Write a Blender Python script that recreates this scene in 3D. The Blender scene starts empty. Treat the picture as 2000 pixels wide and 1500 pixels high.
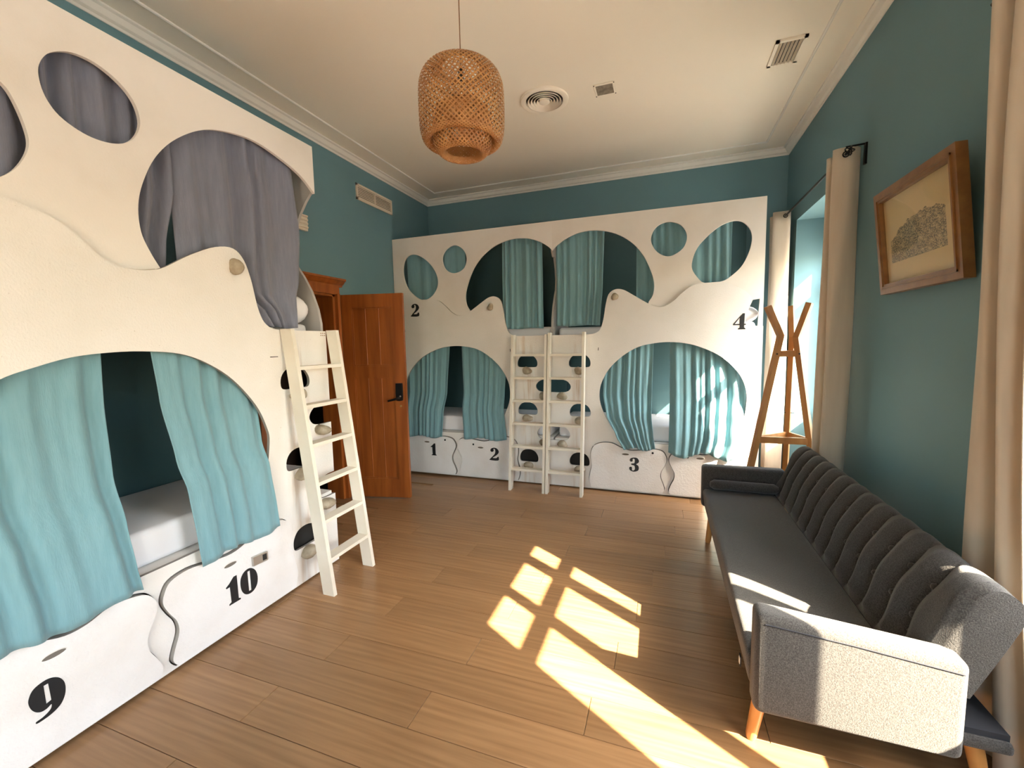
import bpy, bmesh, math, random
from mathutils import Vector, Matrix
from mathutils.geometry import tessellate_polygon

random.seed(7)
SC = bpy.context.scene
COL = SC.collection
PI = math.pi

# ------------------------------------------------------------------ camera
CAM_H = 1.54
YAW, PITCH, ROLL = 0.34115581, -0.09461146, -0.01935276
cam_d = bpy.data.cameras.new('camera')
cam_d.sensor_width = 36.0
cam_d.lens = 829.476 / 2000.0 * 36.0
cam_d.clip_start = 0.02
cam = bpy.data.objects.new('camera', cam_d)
COL.objects.link(cam)
fw = Vector((-math.sin(YAW) * math.cos(PITCH), math.cos(YAW) * math.cos(PITCH), math.sin(PITCH)))
rt = Vector((math.cos(YAW), math.sin(YAW), 0))
up = rt.cross(fw)
r2 = rt * math.cos(ROLL) + up * math.sin(ROLL)
u2 = up * math.cos(ROLL) - rt * math.sin(ROLL)
cam.matrix_world = Matrix(((r2.x, u2.x, -fw.x, 0), (r2.y, u2.y, -fw.y, 0), (r2.z, u2.z, -fw.z, CAM_H), (0, 0, 0, 1)))
SC.camera = cam

# ------------------------------------------------------------------ light
SUN_DIR = Vector((-1.0, 0.6, -0.965)).normalized()      # the way the sunlight travels
sun_d = bpy.data.lights.new('sun', 'SUN')
sun_d.energy = 76.0
sun_d.angle = math.radians(0.53)
sun_d.color = (1.0, 0.82, 0.62)
sun = bpy.data.objects.new('sun', sun_d)
COL.objects.link(sun)
sun.location = (8, -4, 8)
sun.rotation_euler = SUN_DIR.to_track_quat('-Z', 'Y').to_euler()

world = bpy.data.worlds.new('world')
SC.world = world
world.use_nodes = True
wn = world.node_tree.nodes
wl = world.node_tree.links
bg = wn['Background']
sky = wn.new('ShaderNodeTexSky')
sky.sky_type = 'NISHITA'
sky.sun_disc = False
sky.sun_elevation = math.radians(39.6)
sky.sun_rotation = math.atan2(1.0, -0.6)
sky.air_density = 1.0
sky.dust_density = 2.5
wl.new(sky.outputs[0], bg.inputs[0])
bg.inputs[1].default_value = 2.5

SC.view_settings.view_transform = 'Standard'
SC.view_settings.look = 'None'
SC.view_settings.gamma = 1.0
SC.view_settings.use_curve_mapping = False
SC.view_settings.exposure = 0.30
SC.cycles.use_denoising = True
SC.cycles.max_bounces = 8
SC.cycles.diffuse_bounces = 6
SC.cycles.use_adaptive_sampling = True
SC.cycles.adaptive_threshold = 0.03
SC.cycles.transparent_max_bounces = 12
SC.cycles.caustics_reflective = False
SC.cycles.caustics_refractive = False
SC.cycles.sample_clamp_indirect = 12.0

# ------------------------------------------------------------------ room numbers (metres)
XL, XR = -3.03, 1.195          # left and right wall faces
YF, YB = 5.25, -3.2            # far and back wall faces
HC = 3.48                      # ceiling
GX = 1.50                      # window glass plane
WIN = [(3.58, 4.87), (0.505, 1.795), (-2.57, -1.28)]   # right-wall window openings; the last is unseen, added for fill light
WHEAD = 2.665
XB, YBK = -2.192, 4.364        # front planes of the bunks

# ------------------------------------------------------------------ materials
def mat(name, col, rough=0.6, col2=None, nscale=8.0, stretch=(1, 1, 1), ramp=(0.35, 0.65), bump=0.0, bscale=60.0,
        metal=0.0, spec=0.5, trans=0.0, sheen=0.0, coat=0.0, detail=4.0, obj_random=False, wave=None):
    m = bpy.data.materials.new(name)
    m.use_nodes = True
    nt = m.node_tree; n = nt.nodes; l = nt.links
    b = n['Principled BSDF']
    b.inputs['Base Color'].default_value = (*col, 1)
    b.inputs['Roughness'].default_value = rough
    b.inputs['Metallic'].default_value = metal
    b.inputs['Specular IOR Level'].default_value = spec
    if sheen: b.inputs['Sheen Weight'].default_value = sheen
    if coat:
        b.inputs['Coat Weight'].default_value = coat
        b.inputs['Coat Roughness'].default_value = 0.22
    tc = n.new('ShaderNodeTexCoord')
    vec = tc.outputs['Object']
    if obj_random:
        oi = n.new('ShaderNodeObjectInfo')
        mul = n.new('ShaderNodeVectorMath'); mul.operation = 'SCALE'
        mul.inputs[0].default_value = (13.0, 7.0, 5.0)
        l.new(oi.outputs['Random'], mul.inputs['Scale'])
        add = n.new('ShaderNodeVectorMath'); add.operation = 'ADD'
        l.new(vec, add.inputs[0]); l.new(mul.outputs[0], add.inputs[1])
        vec = add.outputs[0]
    mp = n.new('ShaderNodeMapping')
    mp.inputs['Scale'].default_value = stretch
    l.new(vec, mp.inputs[0])
    if col2 is not None:
        nz = n.new('ShaderNodeTexNoise')
        nz.inputs['Scale'].default_value = nscale
        nz.inputs['Detail'].default_value = detail
        l.new(mp.outputs[0], nz.inputs['Vector'])
        fac = nz.outputs['Fac']
        if wave:
            wv = n.new('ShaderNodeTexWave')
            wv.wave_type = 'BANDS'; wv.bands_direction = 'Y'
            wv.inputs['Scale'].default_value = wave[0]
            wv.inputs['Distortion'].default_value = wave[1]
            wv.inputs['Detail'].default_value = 2.0
            wv.inputs['Detail Scale'].default_value = 1.2
            l.new(mp.outputs[0], wv.inputs['Vector'])
            mx = n.new('ShaderNodeMix'); mx.data_type = 'FLOAT'
            mx.inputs[0].default_value = wave[2]
            l.new(nz.outputs['Fac'], mx.inputs[2]); l.new(wv.outputs['Fac'], mx.inputs[3])
            fac = mx.outputs[0]
        rp = n.new('ShaderNodeValToRGB')
        rp.color_ramp.elements[0].position = ramp[0]; rp.color_ramp.elements[0].color = (*col, 1)
        rp.color_ramp.elements[1].position = ramp[1]; rp.color_ramp.elements[1].color = (*col2, 1)
        l.new(fac, rp.inputs[0])
        out = rp.outputs[0]
        if obj_random:
            hs = n.new('ShaderNodeHueSaturation')
            mr = n.new('ShaderNodeMapRange')
            mr.inputs[3].default_value = 0.86; mr.inputs[4].default_value = 1.12
            l.new(oi.outputs['Random'], mr.inputs[0]); l.new(mr.outputs[0], hs.inputs['Value'])
            l.new(out, hs.inputs['Color']); out = hs.outputs[0]
        l.new(out, b.inputs['Base Color'])
    if bump:
        bz = n.new('ShaderNodeTexNoise')
        bz.inputs['Scale'].default_value = bscale; bz.inputs['Detail'].default_value = 3.0
        l.new(mp.outputs[0], bz.inputs['Vector'])
        bp = n.new('ShaderNodeBump')
        bp.inputs['Strength'].default_value = bump; bp.inputs['Distance'].default_value = 0.01
        l.new(bz.outputs['Fac'], bp.inputs['Height']); l.new(bp.outputs[0], b.inputs['Normal'])
    if trans:
        tr = n.new('ShaderNodeBsdfTranslucent')
        tr.inputs[0].default_value = (*col, 1)
        ms = n.new('ShaderNodeMixShader'); ms.inputs[0].default_value = trans
        o = n['Material Output']
        l.new(b.outputs[0], ms.inputs[1]); l.new(tr.outputs[0], ms.inputs[2]); l.new(ms.outputs[0], o.inputs[0])
    return m

def dirty_white(name, col, stain, bump, bscale, speck=0.0):
    """Painted board: white with sparse scuffs, and a rough rendered relief."""
    m = mat(name, col, 0.75, stain, 2.2, (1, 1, 1), (0.50, 1.05), bump, bscale, spec=0.25, detail=7.0)
    return m

MT = {}
MT['wall'] = mat('teal_wall_paint', (0.138, 0.258, 0.298), 0.62, (0.146, 0.270, 0.312), 1.3, bump=0.02, bscale=90, spec=0.3)
MT['ceiling'] = mat('ceiling_paint', (0.89, 0.82, 0.715), 0.8, (0.90, 0.835, 0.73), 1.5, spec=0.2)
MT['trim'] = mat('trim_paint', (0.80, 0.77, 0.72), 0.6, spec=0.3)
def stucco_mat():
    """rough painted board: fine relief, scuffs, brown drips down the climbing strip (UV in metres)"""
    m = mat('rough_white_board', (0.84, 0.81, 0.77), 0.75, spec=0.25)
    nt = m.node_tree; n = nt.nodes; l = nt.links; b = n['Principled BSDF']
    tc = n.new('ShaderNodeTexCoord'); uv = tc.outputs['UV']
    def mp(sc):
        x = n.new('ShaderNodeMapping'); x.inputs['Scale'].default_value = sc; l.new(uv, x.inputs[0]); return x.outputs[0]
    def noise(sc, vec, det):
        x = n.new('ShaderNodeTexNoise'); x.inputs['Scale'].default_value = sc; x.inputs['Detail'].default_value = det
        l.new(vec, x.inputs['Vector']); return x.outputs['Fac']
    def rng(v, a, c, lo=0.0, hi=1.0):
        x = n.new('ShaderNodeMapRange'); x.inputs[1].default_value = a; x.inputs[2].default_value = c; x.inputs[3].default_value = lo; x.inputs[4].default_value = hi
        l.new(v, x.inputs[0]); return x.outputs[0]
    def mul(a, c):
        x = n.new('ShaderNodeMath'); x.operation = 'MULTIPLY'; l.new(a, x.inputs[0])
        if isinstance(c, float): x.inputs[1].default_value = c
        else: l.new(c, x.inputs[1])
        return x.outputs[0]
    def mix(fac, a, c):
        x = n.new('ShaderNodeMix'); x.data_type = 'RGBA'; l.new(fac, x.inputs[0])
        if isinstance(a, tuple): x.inputs[6].default_value = a
        else: l.new(a, x.inputs[6])
        x.inputs[7].default_value = c; return x.outputs[2]
    sp = n.new('ShaderNodeSeparateXYZ'); l.new(uv, sp.inputs[0])
    c1 = mix(rng(noise(2.5, mp((1, 1, 1)), 8), 0.5, 0.85, 0, 0.35), (0.78, 0.76, 0.735, 1), (0.58, 0.56, 0.48, 1))
    c2 = mix(rng(noise(95.0, mp((1, 1, 1)), 2), 0.69, 0.76, 0, 0.45), c1, (0.45, 0.40, 0.34, 1))
    strip = mul(rng(sp.outputs[0], 0.17, 0.25), rng(sp.outputs[0], 0.40, 0.30))
    drip = mul(mul(strip, rng(noise(1.0, mp((26, 2.2, 1)), 3), 0.46, 0.70)), 0.55)
    c3 = mix(drip, c2, (0.45, 0.27, 0.13, 1))
    l.new(c3, b.inputs['Base Color'])
    bp = n.new('ShaderNodeBump'); bp.inputs['Strength'].default_value = 0.30; bp.inputs['Distance'].default_value = 0.006
    l.new(noise(130.0, mp((1, 0.7, 1)), 4), bp.inputs['Height']); l.new(bp.outputs[0], b.inputs['Normal'])
    return m
MT['stucco'] = stucco_mat()
MT['dark_teal'] = mat('dark_teal_inner', (0.040, 0.098, 0.115), 0.7)  # back of the bunks, a darker teal than the room walls
MT['caulk'] = mat('aged_seam_filler', (0.42, 0.37, 0.30), 0.9, (0.60, 0.56, 0.50), 18)
MT['mdf'] = mat('raw_board_edge', (0.30, 0.28, 0.26), 0.85)
MT['board'] = dirty_white('smooth_white_board', (0.79, 0.76, 0.725), (0.64, 0.59, 0.53), 0.05, 120)
MT['drawer'] = dirty_white('white_drawer_board', (0.80, 0.79, 0.79), (0.62, 0.56, 0.50), 0.30, 70)
MT['inner'] = mat('bunk_shaded_board', (0.40, 0.385, 0.37), 0.8)  # shade of the bunk inside is put into this grey
MT['ladder'] = mat('ladder_paint', (0.80, 0.76, 0.67), 0.55, (0.72, 0.67, 0.57), 3.0, spec=0.3)
MT['black'] = mat('black_print', (0.008, 0.009, 0.011), 0.5)
MT['slot'] = mat('slot_shadow', (0.16, 0.14, 0.12), 0.9)
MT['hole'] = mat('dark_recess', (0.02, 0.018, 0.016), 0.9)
MT['iron'] = mat('black_iron', (0.012, 0.012, 0.013), 0.4, metal=0.6)
MT['chrome'] = mat('brushed_steel', (0.55, 0.52, 0.47), 0.35, metal=0.9)
MT['brass'] = mat('brass', (0.6, 0.42, 0.18), 0.35, metal=0.9)
MT['hold'] = mat('resin_hold', (0.42, 0.36, 0.27), 0.55, (0.30, 0.25, 0.18), 25.0, bump=0.25, bscale=80)
MT['sheet'] = mat('white_sheet', (0.80, 0.80, 0.84), 0.85, bump=0.15, bscale=9)
MT['teal_cloth'] = mat('teal_linen', (0.190, 0.372, 0.43), 0.9, (0.218, 0.41, 0.47), 60, (1, 1, 0.12), bump=0.18, bscale=220, trans=0.12, sheen=0.25)
MT['grey_cloth'] = mat('slate_blue_linen', (0.175, 0.190, 0.255), 0.9, (0.205, 0.22, 0.29), 60, (1, 1, 0.12), bump=0.18, bscale=220, trans=0.08, sheen=0.25)
MT['cream_cloth'] = mat('cream_curtain', (0.60, 0.51, 0.41), 0.85, (0.64, 0.55, 0.45), 30, (1, 1, 0.1), trans=0.10, sheen=0.15)
MT['sofa'] = mat('charcoal_tweed', (0.034, 0.032, 0.031), 0.95, (0.088, 0.084, 0.081), 260, ramp=(0.35, 0.7), bump=0.3, bscale=300, spec=0.2, sheen=0.25)
MT['sofa_base'] = mat('dark_navy_lining', (0.022, 0.024, 0.032), 0.9)
MT['pine'] = mat('honey_wood', (0.50, 0.25, 0.085), 0.45, (0.40, 0.18, 0.055), 6, (3, 3, 0.4), coat=0.2)
MT['leg'] = mat('orange_beech', (0.60, 0.29, 0.09), 0.4, (0.52, 0.23, 0.065), 8, (4, 4, 0.4), coat=0.3)
MT['door'] = mat('varnished_red_wood', (0.36, 0.105, 0.020), 0.36, (0.25, 0.066, 0.012), 5, (4, 4, 0.35), coat=0.15)
MT['gilt'] = mat('brown_gilt_frame', (0.25, 0.115, 0.030), 0.4, (0.18, 0.075, 0.02), 14, coat=0.2)
MT['bamboo'] = mat('woven_bamboo', (0.54, 0.27, 0.09), 0.55, (0.38, 0.165, 0.05), 14, trans=0.1)
MT['vent'] = mat('cream_vent_paint', (0.74, 0.66, 0.54), 0.6)
MT['vdark'] = mat('vent_shadow_gap', (0.05, 0.04, 0.035), 0.9)
MT['red'] = mat('red_cloth', (0.45, 0.05, 0.02), 0.9)
MT['frame_w'] = mat('white_window_paint', (0.80, 0.80, 0.78), 0.5)
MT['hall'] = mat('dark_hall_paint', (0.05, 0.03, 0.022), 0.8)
MT['street'] = mat('pale_street_stone', (0.42, 0.39, 0.35), 0.9, (0.36, 0.33, 0.30), 1.5)
MT['oak'] = mat('oak_laminate', (0.250, 0.132, 0.058), 0.34, (0.355, 0.200, 0.095), 2.6, (1.0, 18.0, 1), (0.28, 0.70),
                coat=0.12, obj_random=True, wave=(0.45, 11.0, 0.16), detail=8.0, spec=0.4)

def glass_mat():
    m = bpy.data.materials.new('window_glass'); m.use_nodes = True
    n = m.node_tree.nodes; l = m.node_tree.links
    n.remove(n['Principled BSDF'])
    t = n.new('ShaderNodeBsdfTransparent'); t.inputs[0].default_value = (0.96, 0.98, 0.97, 1)
    g = n.new('ShaderNodeBsdfGlossy'); g.inputs['Roughness'].default_value = 0.03
    ms = n.new('ShaderNodeMixShader'); ms.inputs[0].default_value = 0.05
    l.new(t.outputs[0], ms.inputs[1]); l.new(g.outputs[0], ms.inputs[2])
    l.new(ms.outputs[0], n['Material Output'].inputs[0])
    return m
MT['glass'] = glass_mat()

def print_mat():
    """Old engraving: sepia paper with a hatched hill town that rises towards its middle."""
    m = bpy.data.materials.new('sepia_engraving'); m.use_nodes = True
    n = m.node_tree.nodes; l = m.node_tree.links
    b = n['Principled BSDF']; b.inputs['Roughness'].default_value = 0.7
    tc = n.new('ShaderNodeTexCoord'); sp = n.new('ShaderNodeSeparateXYZ')
    l.new(tc.outputs['UV'], sp.inputs[0])
    def math_(op, a, c=None, clamp=False):
        x = n.new('ShaderNodeMath'); x.operation = op; x.use_clamp = clamp
        for i, v in enumerate((a, c)):
            if v is None: continue
            if isinstance(v, (int, float)): x.inputs[i].default_value = v
            else: l.new(v, x.inputs[i])
        return x.outputs[0]
    X, Y = sp.outputs[0], sp.outputs[1]
    nz = n.new('ShaderNodeTexNoise'); nz.inputs['Scale'].default_value = 9; nz.inputs['Detail'].default_value = 5
    l.new(tc.outputs['UV'], nz.inputs['Vector'])
    # ridge line: 0.43 + 0.20*(1-((x-.6)/.5)^2) + noise
    dx = math_('DIVIDE', math_('SUBTRACT', X, 0.58), 0.5)
    rid = math_('ADD', 0.50, math_('MULTIPLY', 0.20, math_('SUBTRACT', 1.0, math_('MULTIPLY', dx, dx))))
    rid = math_('ADD', rid, math_('MULTIPLY', 0.16, math_('SUBTRACT', nz.outputs['Fac'], 0.5)))
    inside = math_('MULTIPLY', math_('LESS_THAN', Y, rid), math_('GREATER_THAN', Y, 0.24))
    inside = math_('MULTIPLY', inside, math_('MULTIPLY', math_('GREATER_THAN', X, 0.08), math_('LESS_THAN', X, 0.87)))
    n2 = n.new('ShaderNodeTexNoise'); n2.inputs['Scale'].default_value = 70; n2.inputs['Detail'].default_value = 10
    n2.inputs['Distortion'].default_value = 0.4; n2.inputs['Roughness'].default_value = 0.75
    l.new(tc.outputs['UV'], n2.inputs['Vector'])
    n3 = n.new('ShaderNodeTexNoise'); n3.inputs['Scale'].default_value = 16; n3.inputs['Detail'].default_value = 3
    l.new(tc.outputs['UV'], n3.inputs['Vector'])
    ink = math_('ADD', math_('MULTIPLY', math_('SUBTRACT', n2.outputs['Fac'], 0.5), 8.0), 0.75, True)
    ink = math_('MULTIPLY', ink, math_('MULTIPLY', math_('SUBTRACT', n3.outputs['Fac'], 0.18), 3.2, True))
    ink = math_('MULTIPLY', ink, inside)
    mx = n.new('ShaderNodeMix'); mx.data_type = 'RGBA'
    mx.inputs[6].default_value = (0.72, 0.50, 0.26, 1); mx.inputs[7].default_value = (0.06, 0.042, 0.022, 1)
    l.new(math_('MULTIPLY', ink, 0.95), mx.inputs[0]); l.new(mx.outputs[2], b.inputs['Base Color'])
    return m
MT['print'] = print_mat()

# ------------------------------------------------------------------ mesh helpers
ORG = {}
class MB:
    def __init__(s): s.v = []; s.f = []
    def add(s, verts, faces):
        k = len(s.v); s.v += [Vector(p) for p in verts]; s.f += [[i + k for i in f] for f in faces]; return s
    def box(s, x0, x1, y0, y1, z0, z1):
        P = [(x, y, z) for z in (z0, z1) for y in (y0, y1) for x in (x0, x1)]
        return s.add(P, [(0, 2, 3, 1), (4, 5, 7, 6), (0, 1, 5, 4), (2, 6, 7, 3), (0, 4, 6, 2), (1, 3, 7, 5)])
    def rbox(s, x0, x1, y0, y1, z0, z1, r=0.01, seg=2, warp=None):
        bm = bmesh.new(); bmesh.ops.create_cube(bm, size=1)
        for v in bm.verts:
            v.co = Vector(((x0 + x1) / 2 + v.co.x * (x1 - x0), (y0 + y1) / 2 + v.co.y * (y1 - y0), (z0 + z1) / 2 + v.co.z * (z1 - z0)))
        bmesh.ops.bevel(bm, geom=bm.edges[:], offset=r, segments=seg, affect='EDGES', profile=0.5)
        if warp:
            for v in bm.verts: v.co = Vector(warp(v.co))
        bm.verts.index_update()
        s.add([v.co.copy() for v in bm.verts], [[v.index for v in f.verts] for f in bm.faces]); bm.free(); return s
    def bar(s, p, q, w, t, side):
        """rectangular bar from p to q, w wide along 'side', t deep"""
        p = Vector(p); q = Vector(q); a = (q - p).normalized(); sd = Vector(side); sd = (sd - a * sd.dot(a)).normalized(); n = a.cross(sd)
        P = [e + sd * (i * w / 2) + n * (j * t / 2) for e in (p, q) for i, j in ((-1, -1), (1, -1), (1, 1), (-1, 1))]
        return s.add(P, [(3, 2, 1, 0), (4, 5, 6, 7), (0, 1, 5, 4), (1, 2, 6, 5), (2, 3, 7, 6), (3, 0, 4, 7)])
    def tube(s, path, r, seg=10, caps=True):
        path = [Vector(p) for p in path]; rs = r if isinstance(r, (list, tuple)) else [r] * len(path)
        rings = []
        ref = Vector((0, 0, 1))
        for i, p in enumerate(path):
            a = (path[min(i + 1, len(path) - 1)] - path[max(i - 1, 0)]).normalized()
            rf = ref if abs(a.dot(ref)) < 0.95 else Vector((1, 0, 0))
            n = a.cross(rf).normalized(); b = a.cross(n)
            rings.append([p + (n * math.cos(2 * PI * k / seg) + b * math.sin(2 * PI * k / seg)) * rs[i] for k in range(seg)])
        return s.loft(rings, caps)
    def loft(s, rings, caps=True, closed=True):
        k = len(rings[0]); P = [p for r in rings for p in r]; F = []
        for i in range(len(rings) - 1):
            for j in range(k if closed else k - 1):
                F.append((i * k + j, i * k + (j + 1) % k, (i + 1) * k + (j + 1) % k, (i + 1) * k + j))
        if caps: F.append(tuple(range(k - 1, -1, -1))); F.append(tuple((len(rings) - 1) * k + j for j in range(k)))
        return s.add(P, F)
    def lathe(s, prof, c, seg=32, axis='Z'):
        rings = []
        for r, h in prof:
            ring = []
            for k in range(seg):
                a = 2 * PI * k / seg
                if axis == 'Z': ring.append((c[0] + r * math.cos(a), c[1] + r * math.sin(a), c[2] + h))
                elif axis == 'X': ring.append((c[0] + h, c[1] + r * math.cos(a), c[2] + r * math.sin(a)))
                else: ring.append((c[0] + r * math.cos(a), c[1] + h, c[2] + r * math.sin(a)))
            rings.append(ring)
        return s.loft(rings, False)
    def grid(s, rows):
        k = len(rows[0]); return s.add([p for r in rows for p in r],
            [(i * k + j, i * k + j + 1, (i + 1) * k + j + 1, (i + 1) * k + j) for i in range(len(rows) - 1) for j in range(k - 1)])
    def plate(s, fn, loops, d0, d1):
        """flat board with holes: loops are (u,v) lists, outer first; fn(u,v,d) gives the point"""
        tri = tessellate_polygon([[Vector((u, v, 0)) for u, v in lp] for lp in loops])
        flat = [p for lp in loops for p in lp]; n = len(flat)
        P = [fn(u, v, d1) for u, v in flat] + [fn(u, v, d0) for u, v in flat]
        F = [tuple(t) for t in tri] + [tuple(i + n for i in reversed(t)) for t in tri]
        o = 0
        for lp in loops:
            m = len(lp)
            for i in range(m):
                a, b = o + i, o + (i + 1) % m
                F.append((a, b, b + n, a + n))
            o += m
        return s.add(P, F)

def uv_plane(o, fr):
    uvl = o.data.uv_layers.new(name='UVMap'); org = ORG[o.name]
    for lp in o.data.loops:
        c = o.data.vertices[lp.vertex_index].co + org - fr.O
        uvl.data[lp.index].uv = (c.dot(fr.U), c.z)
def raw_edges(o, fr):
    o.data.materials.append(MT['mdf'])
    for p in o.data.polygons:
        if abs(p.normal.dot(fr.N)) < 0.5: p.material_index = 1
def obj(name, mb, m, parent=None, smooth=False, label=None, kind=None, loc=None, cat=None, group=None, recalc=True):
    org = ORG[parent.name] if parent is not None else (Vector(loc) if loc is not None else None)
    if org is None:
        xs = [p.x for p in mb.v]; ys = [p.y for p in mb.v]; zs = [p.z for p in mb.v]
        org = Vector(((min(xs) + max(xs)) / 2, (min(ys) + max(ys)) / 2, min(zs)))
    me = bpy.data.meshes.new(name)
    me.from_pydata([tuple(p - org) for p in mb.v], [], mb.f)
    if recalc:
        bm = bmesh.new(); bm.from_mesh(me); bmesh.ops.remove_doubles(bm, verts=bm.verts[:], dist=1e-6)
        bmesh.ops.recalc_face_normals(bm, faces=bm.faces[:]); bm.to_mesh(me); bm.free()
    me.materials.append(MT[m] if isinstance(m, str) else m)
    if smooth:
        for p in me.polygons: p.use_smooth = True
        me.set_sharp_from_angle(angle=math.radians(smooth if smooth is not True else 40))
    o = bpy.data.objects.new(name, me); COL.objects.link(o)
    if parent is not None: o.parent = parent
    else: o.location = org
    ORG[o.name] = org
    tag(o, label, cat, group, kind)
    return o
def tag(o, label=None, cat=None, group=None, kind=None):
    if label: o['label'] = label
    if cat: o['category'] = cat
    if group: o['group'] = group
    if kind: o['kind'] = kind
    return o
def thing(name, label, cat, loc, group=None, kind=None):
    o = bpy.data.objects.new(name, None); COL.objects.link(o); o.location = loc; o.empty_display_size = 0.1
    ORG[o.name] = Vector(loc)
    return tag(o, label, cat, group, kind)
def copy_tree(o, parent=None):
    c = o.copy(); COL.objects.link(c)
    if parent is not None: c.parent = parent
    for ch in list(o.children): copy_tree(ch, c)
    return c
def curve(pts, closed=True, n=5):
    """Catmull-Rom through the points"""
    out = []; k = len(pts)
    for i in range(k if closed else k - 1):
        g = (lambda j: pts[j % k]) if closed else (lambda j: pts[min(max(j, 0), k - 1)])
        p0, p1, p2, p3 = g(i - 1), g(i), g(i + 1), g(i + 2)
        for s in range(n):
            t = s / n
            out.append(tuple(0.5 * (2 * p1[a] + (p2[a] - p0[a]) * t + (2 * p0[a] - 5 * p1[a] + 4 * p2[a] - p3[a]) * t * t
                                    + (3 * p1[a] - p0[a] - 3 * p2[a] + p3[a]) * t ** 3) for a in (0, 1)))
    if not closed: out.append(tuple(pts[-1][:2]))
    return out
def lerp(a, b, t): return a + (b - a) * t
def interp(tab, x):
    """piecewise smooth interpolation of rows (x, a, b, ...) sorted by falling or rising x"""
    t = sorted(tab)
    if x <= t[0][0]: return t[0][1:]
    if x >= t[-1][0]: return t[-1][1:]
    for a, b in zip(t, t[1:]):
        if a[0] <= x <= b[0]:
            k = (x - a[0]) / (b[0] - a[0] + 1e-9); k = k * k * (3 - 2 * k) * 0.5 + k * 0.5
            return tuple(lerp(p, q, k) for p, q in zip(a[1:], b[1:]))

# ================================================================== THE SETTING
WT = 0.45
flo = MB().box(XL - 0.2, XR + WT, YB, YF, -0.12, -0.012).box(XL - 0.2, XR + WT, YB, -0.4, -0.012, 0).box(XL - 0.2, XR + WT, 4.62, YF, -0.012, 0)
floor = obj('floor', flo, 'oak', kind='structure', loc=(0, 0, 0), label='oak laminate floor of long planks')
PW, PL, GAP = 0.193, 1.286, 0.0012
pm = {}
y = -0.4; row = 0
while y < 4.61:
    x = XL - 0.2 - (row * 0.47 % 1.0) * PL
    while x < XR + WT:
        a, b = max(x, XL - 0.15), min(x + PL, XR + WT)
        if b - a > 0.05 and not (b < XB - 0.1):
            L_ = round(b - a, 3)
            if L_ not in pm:
                q = MB().rbox(GAP, L_ - GAP, GAP, PW - GAP, -0.011, 0.0, 0.0008, 1)
                me = bpy.data.meshes.new('plank')
                me.from_pydata([tuple(p) for p in q.v], [], q.f); me.materials.append(MT['oak']); pm[L_] = me
            o = bpy.data.objects.new('plank', pm[L_]); COL.objects.link(o); o.parent = floor; o.location = (a, y, 0)
        x += PL
    y += PW; row += 1

obj('ceiling', MB().box(XL - 0.2, XR + WT, YB - 0.2, YF + 0.2, HC, HC + 0.15), 'ceiling', kind='structure', loc=(0, 0, HC))
# left wall with the door opening
DY0, DY1, DH = 2.56, 3.40, 2.06
lw = MB().box(XL - 0.2, XL, YB, DY0, 0, HC).box(XL - 0.2, XL, DY1, YF, 0, HC).box(XL - 0.2, XL, DY0, DY1, DH, HC)
obj('wall_left', lw, 'wall', kind='structure', loc=(XL, 0, 0))
obj('wall_far', MB().box(XL - 0.2, XR + WT, YF, YF + 0.2, 0, HC), 'wall', kind='structure', loc=(0, YF, 0))
FILL_WIN = [(-0.75, 0.65)]                                 # tall back-wall window, unseen, added to bring in fill light
bwl = MB().box(XL - 0.2, FILL_WIN[0][0], YB - 0.3, YB, 0, HC).box(FILL_WIN[-1][1], XR + WT, YB - 0.3, YB, 0, HC)
for a, b in FILL_WIN: bwl.box(a, b, YB - 0.3, YB, 0, 0.25).box(a, b, YB - 0.3, YB, WHEAD, HC)
obj('wall_back', bwl, 'wall', kind='structure', loc=(0, YB, 0))
for i, (a, b) in enumerate(FILL_WIN):
    w = thing('window_%d' % (i + 4), None, None, ((a + b) / 2, YB - 0.2, 0.25), kind='structure')
    f = MB().box(a, a + .06, YB - .23, YB - .17, .25, WHEAD).box(b - .06, b, YB - .23, YB - .17, .25, WHEAD).box((a + b) / 2 - .04, (a + b) / 2 + .04, YB - .23, YB - .17, .25, WHEAD)
    for z0, z1 in ((.25, .33), (1.95, 2.02), (WHEAD - .06, WHEAD)): f.box(a, b, YB - .225, YB - .175, z0, z1)
    obj('window_frame', f, 'frame_w', w)
    for x0, x1 in ((a + .06, (a + b) / 2 - .04), ((a + b) / 2 + .04, b - .06)):
        for z0, z1 in ((.33, 1.95), (2.02, WHEAD - .06)): obj('pane', MB().box(x0, x1, YB - .203, YB - .197, z0, z1), 'glass', w)
rw = MB()
edges = [YB] + [e for w in sorted(WIN) for e in w] + [YF]
for i in range(0, len(edges), 2): rw.box(XR, XR + WT, edges[i], edges[i + 1], 0, HC)
for a, b in WIN: rw.box(XR, XR + WT, a, b, WHEAD, HC)
obj('wall_right', rw, 'wall', kind='structure', loc=(XR, 0, 0))
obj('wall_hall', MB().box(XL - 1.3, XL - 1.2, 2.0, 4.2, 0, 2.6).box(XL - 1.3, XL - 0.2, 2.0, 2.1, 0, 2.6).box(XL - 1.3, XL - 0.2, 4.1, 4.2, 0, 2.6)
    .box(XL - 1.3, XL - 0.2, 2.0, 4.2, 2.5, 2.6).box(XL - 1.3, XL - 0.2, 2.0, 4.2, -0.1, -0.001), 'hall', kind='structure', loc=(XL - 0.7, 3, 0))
obj('ground', MB().box(XR + WT + 0.4, 60, -50, 55, -4.6, -4.5).box(-40, XR + WT + 0.4, -50, YB - 0.8, -4.6, -4.5), 'street', kind='structure', loc=(20, 0, -4.5))

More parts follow.
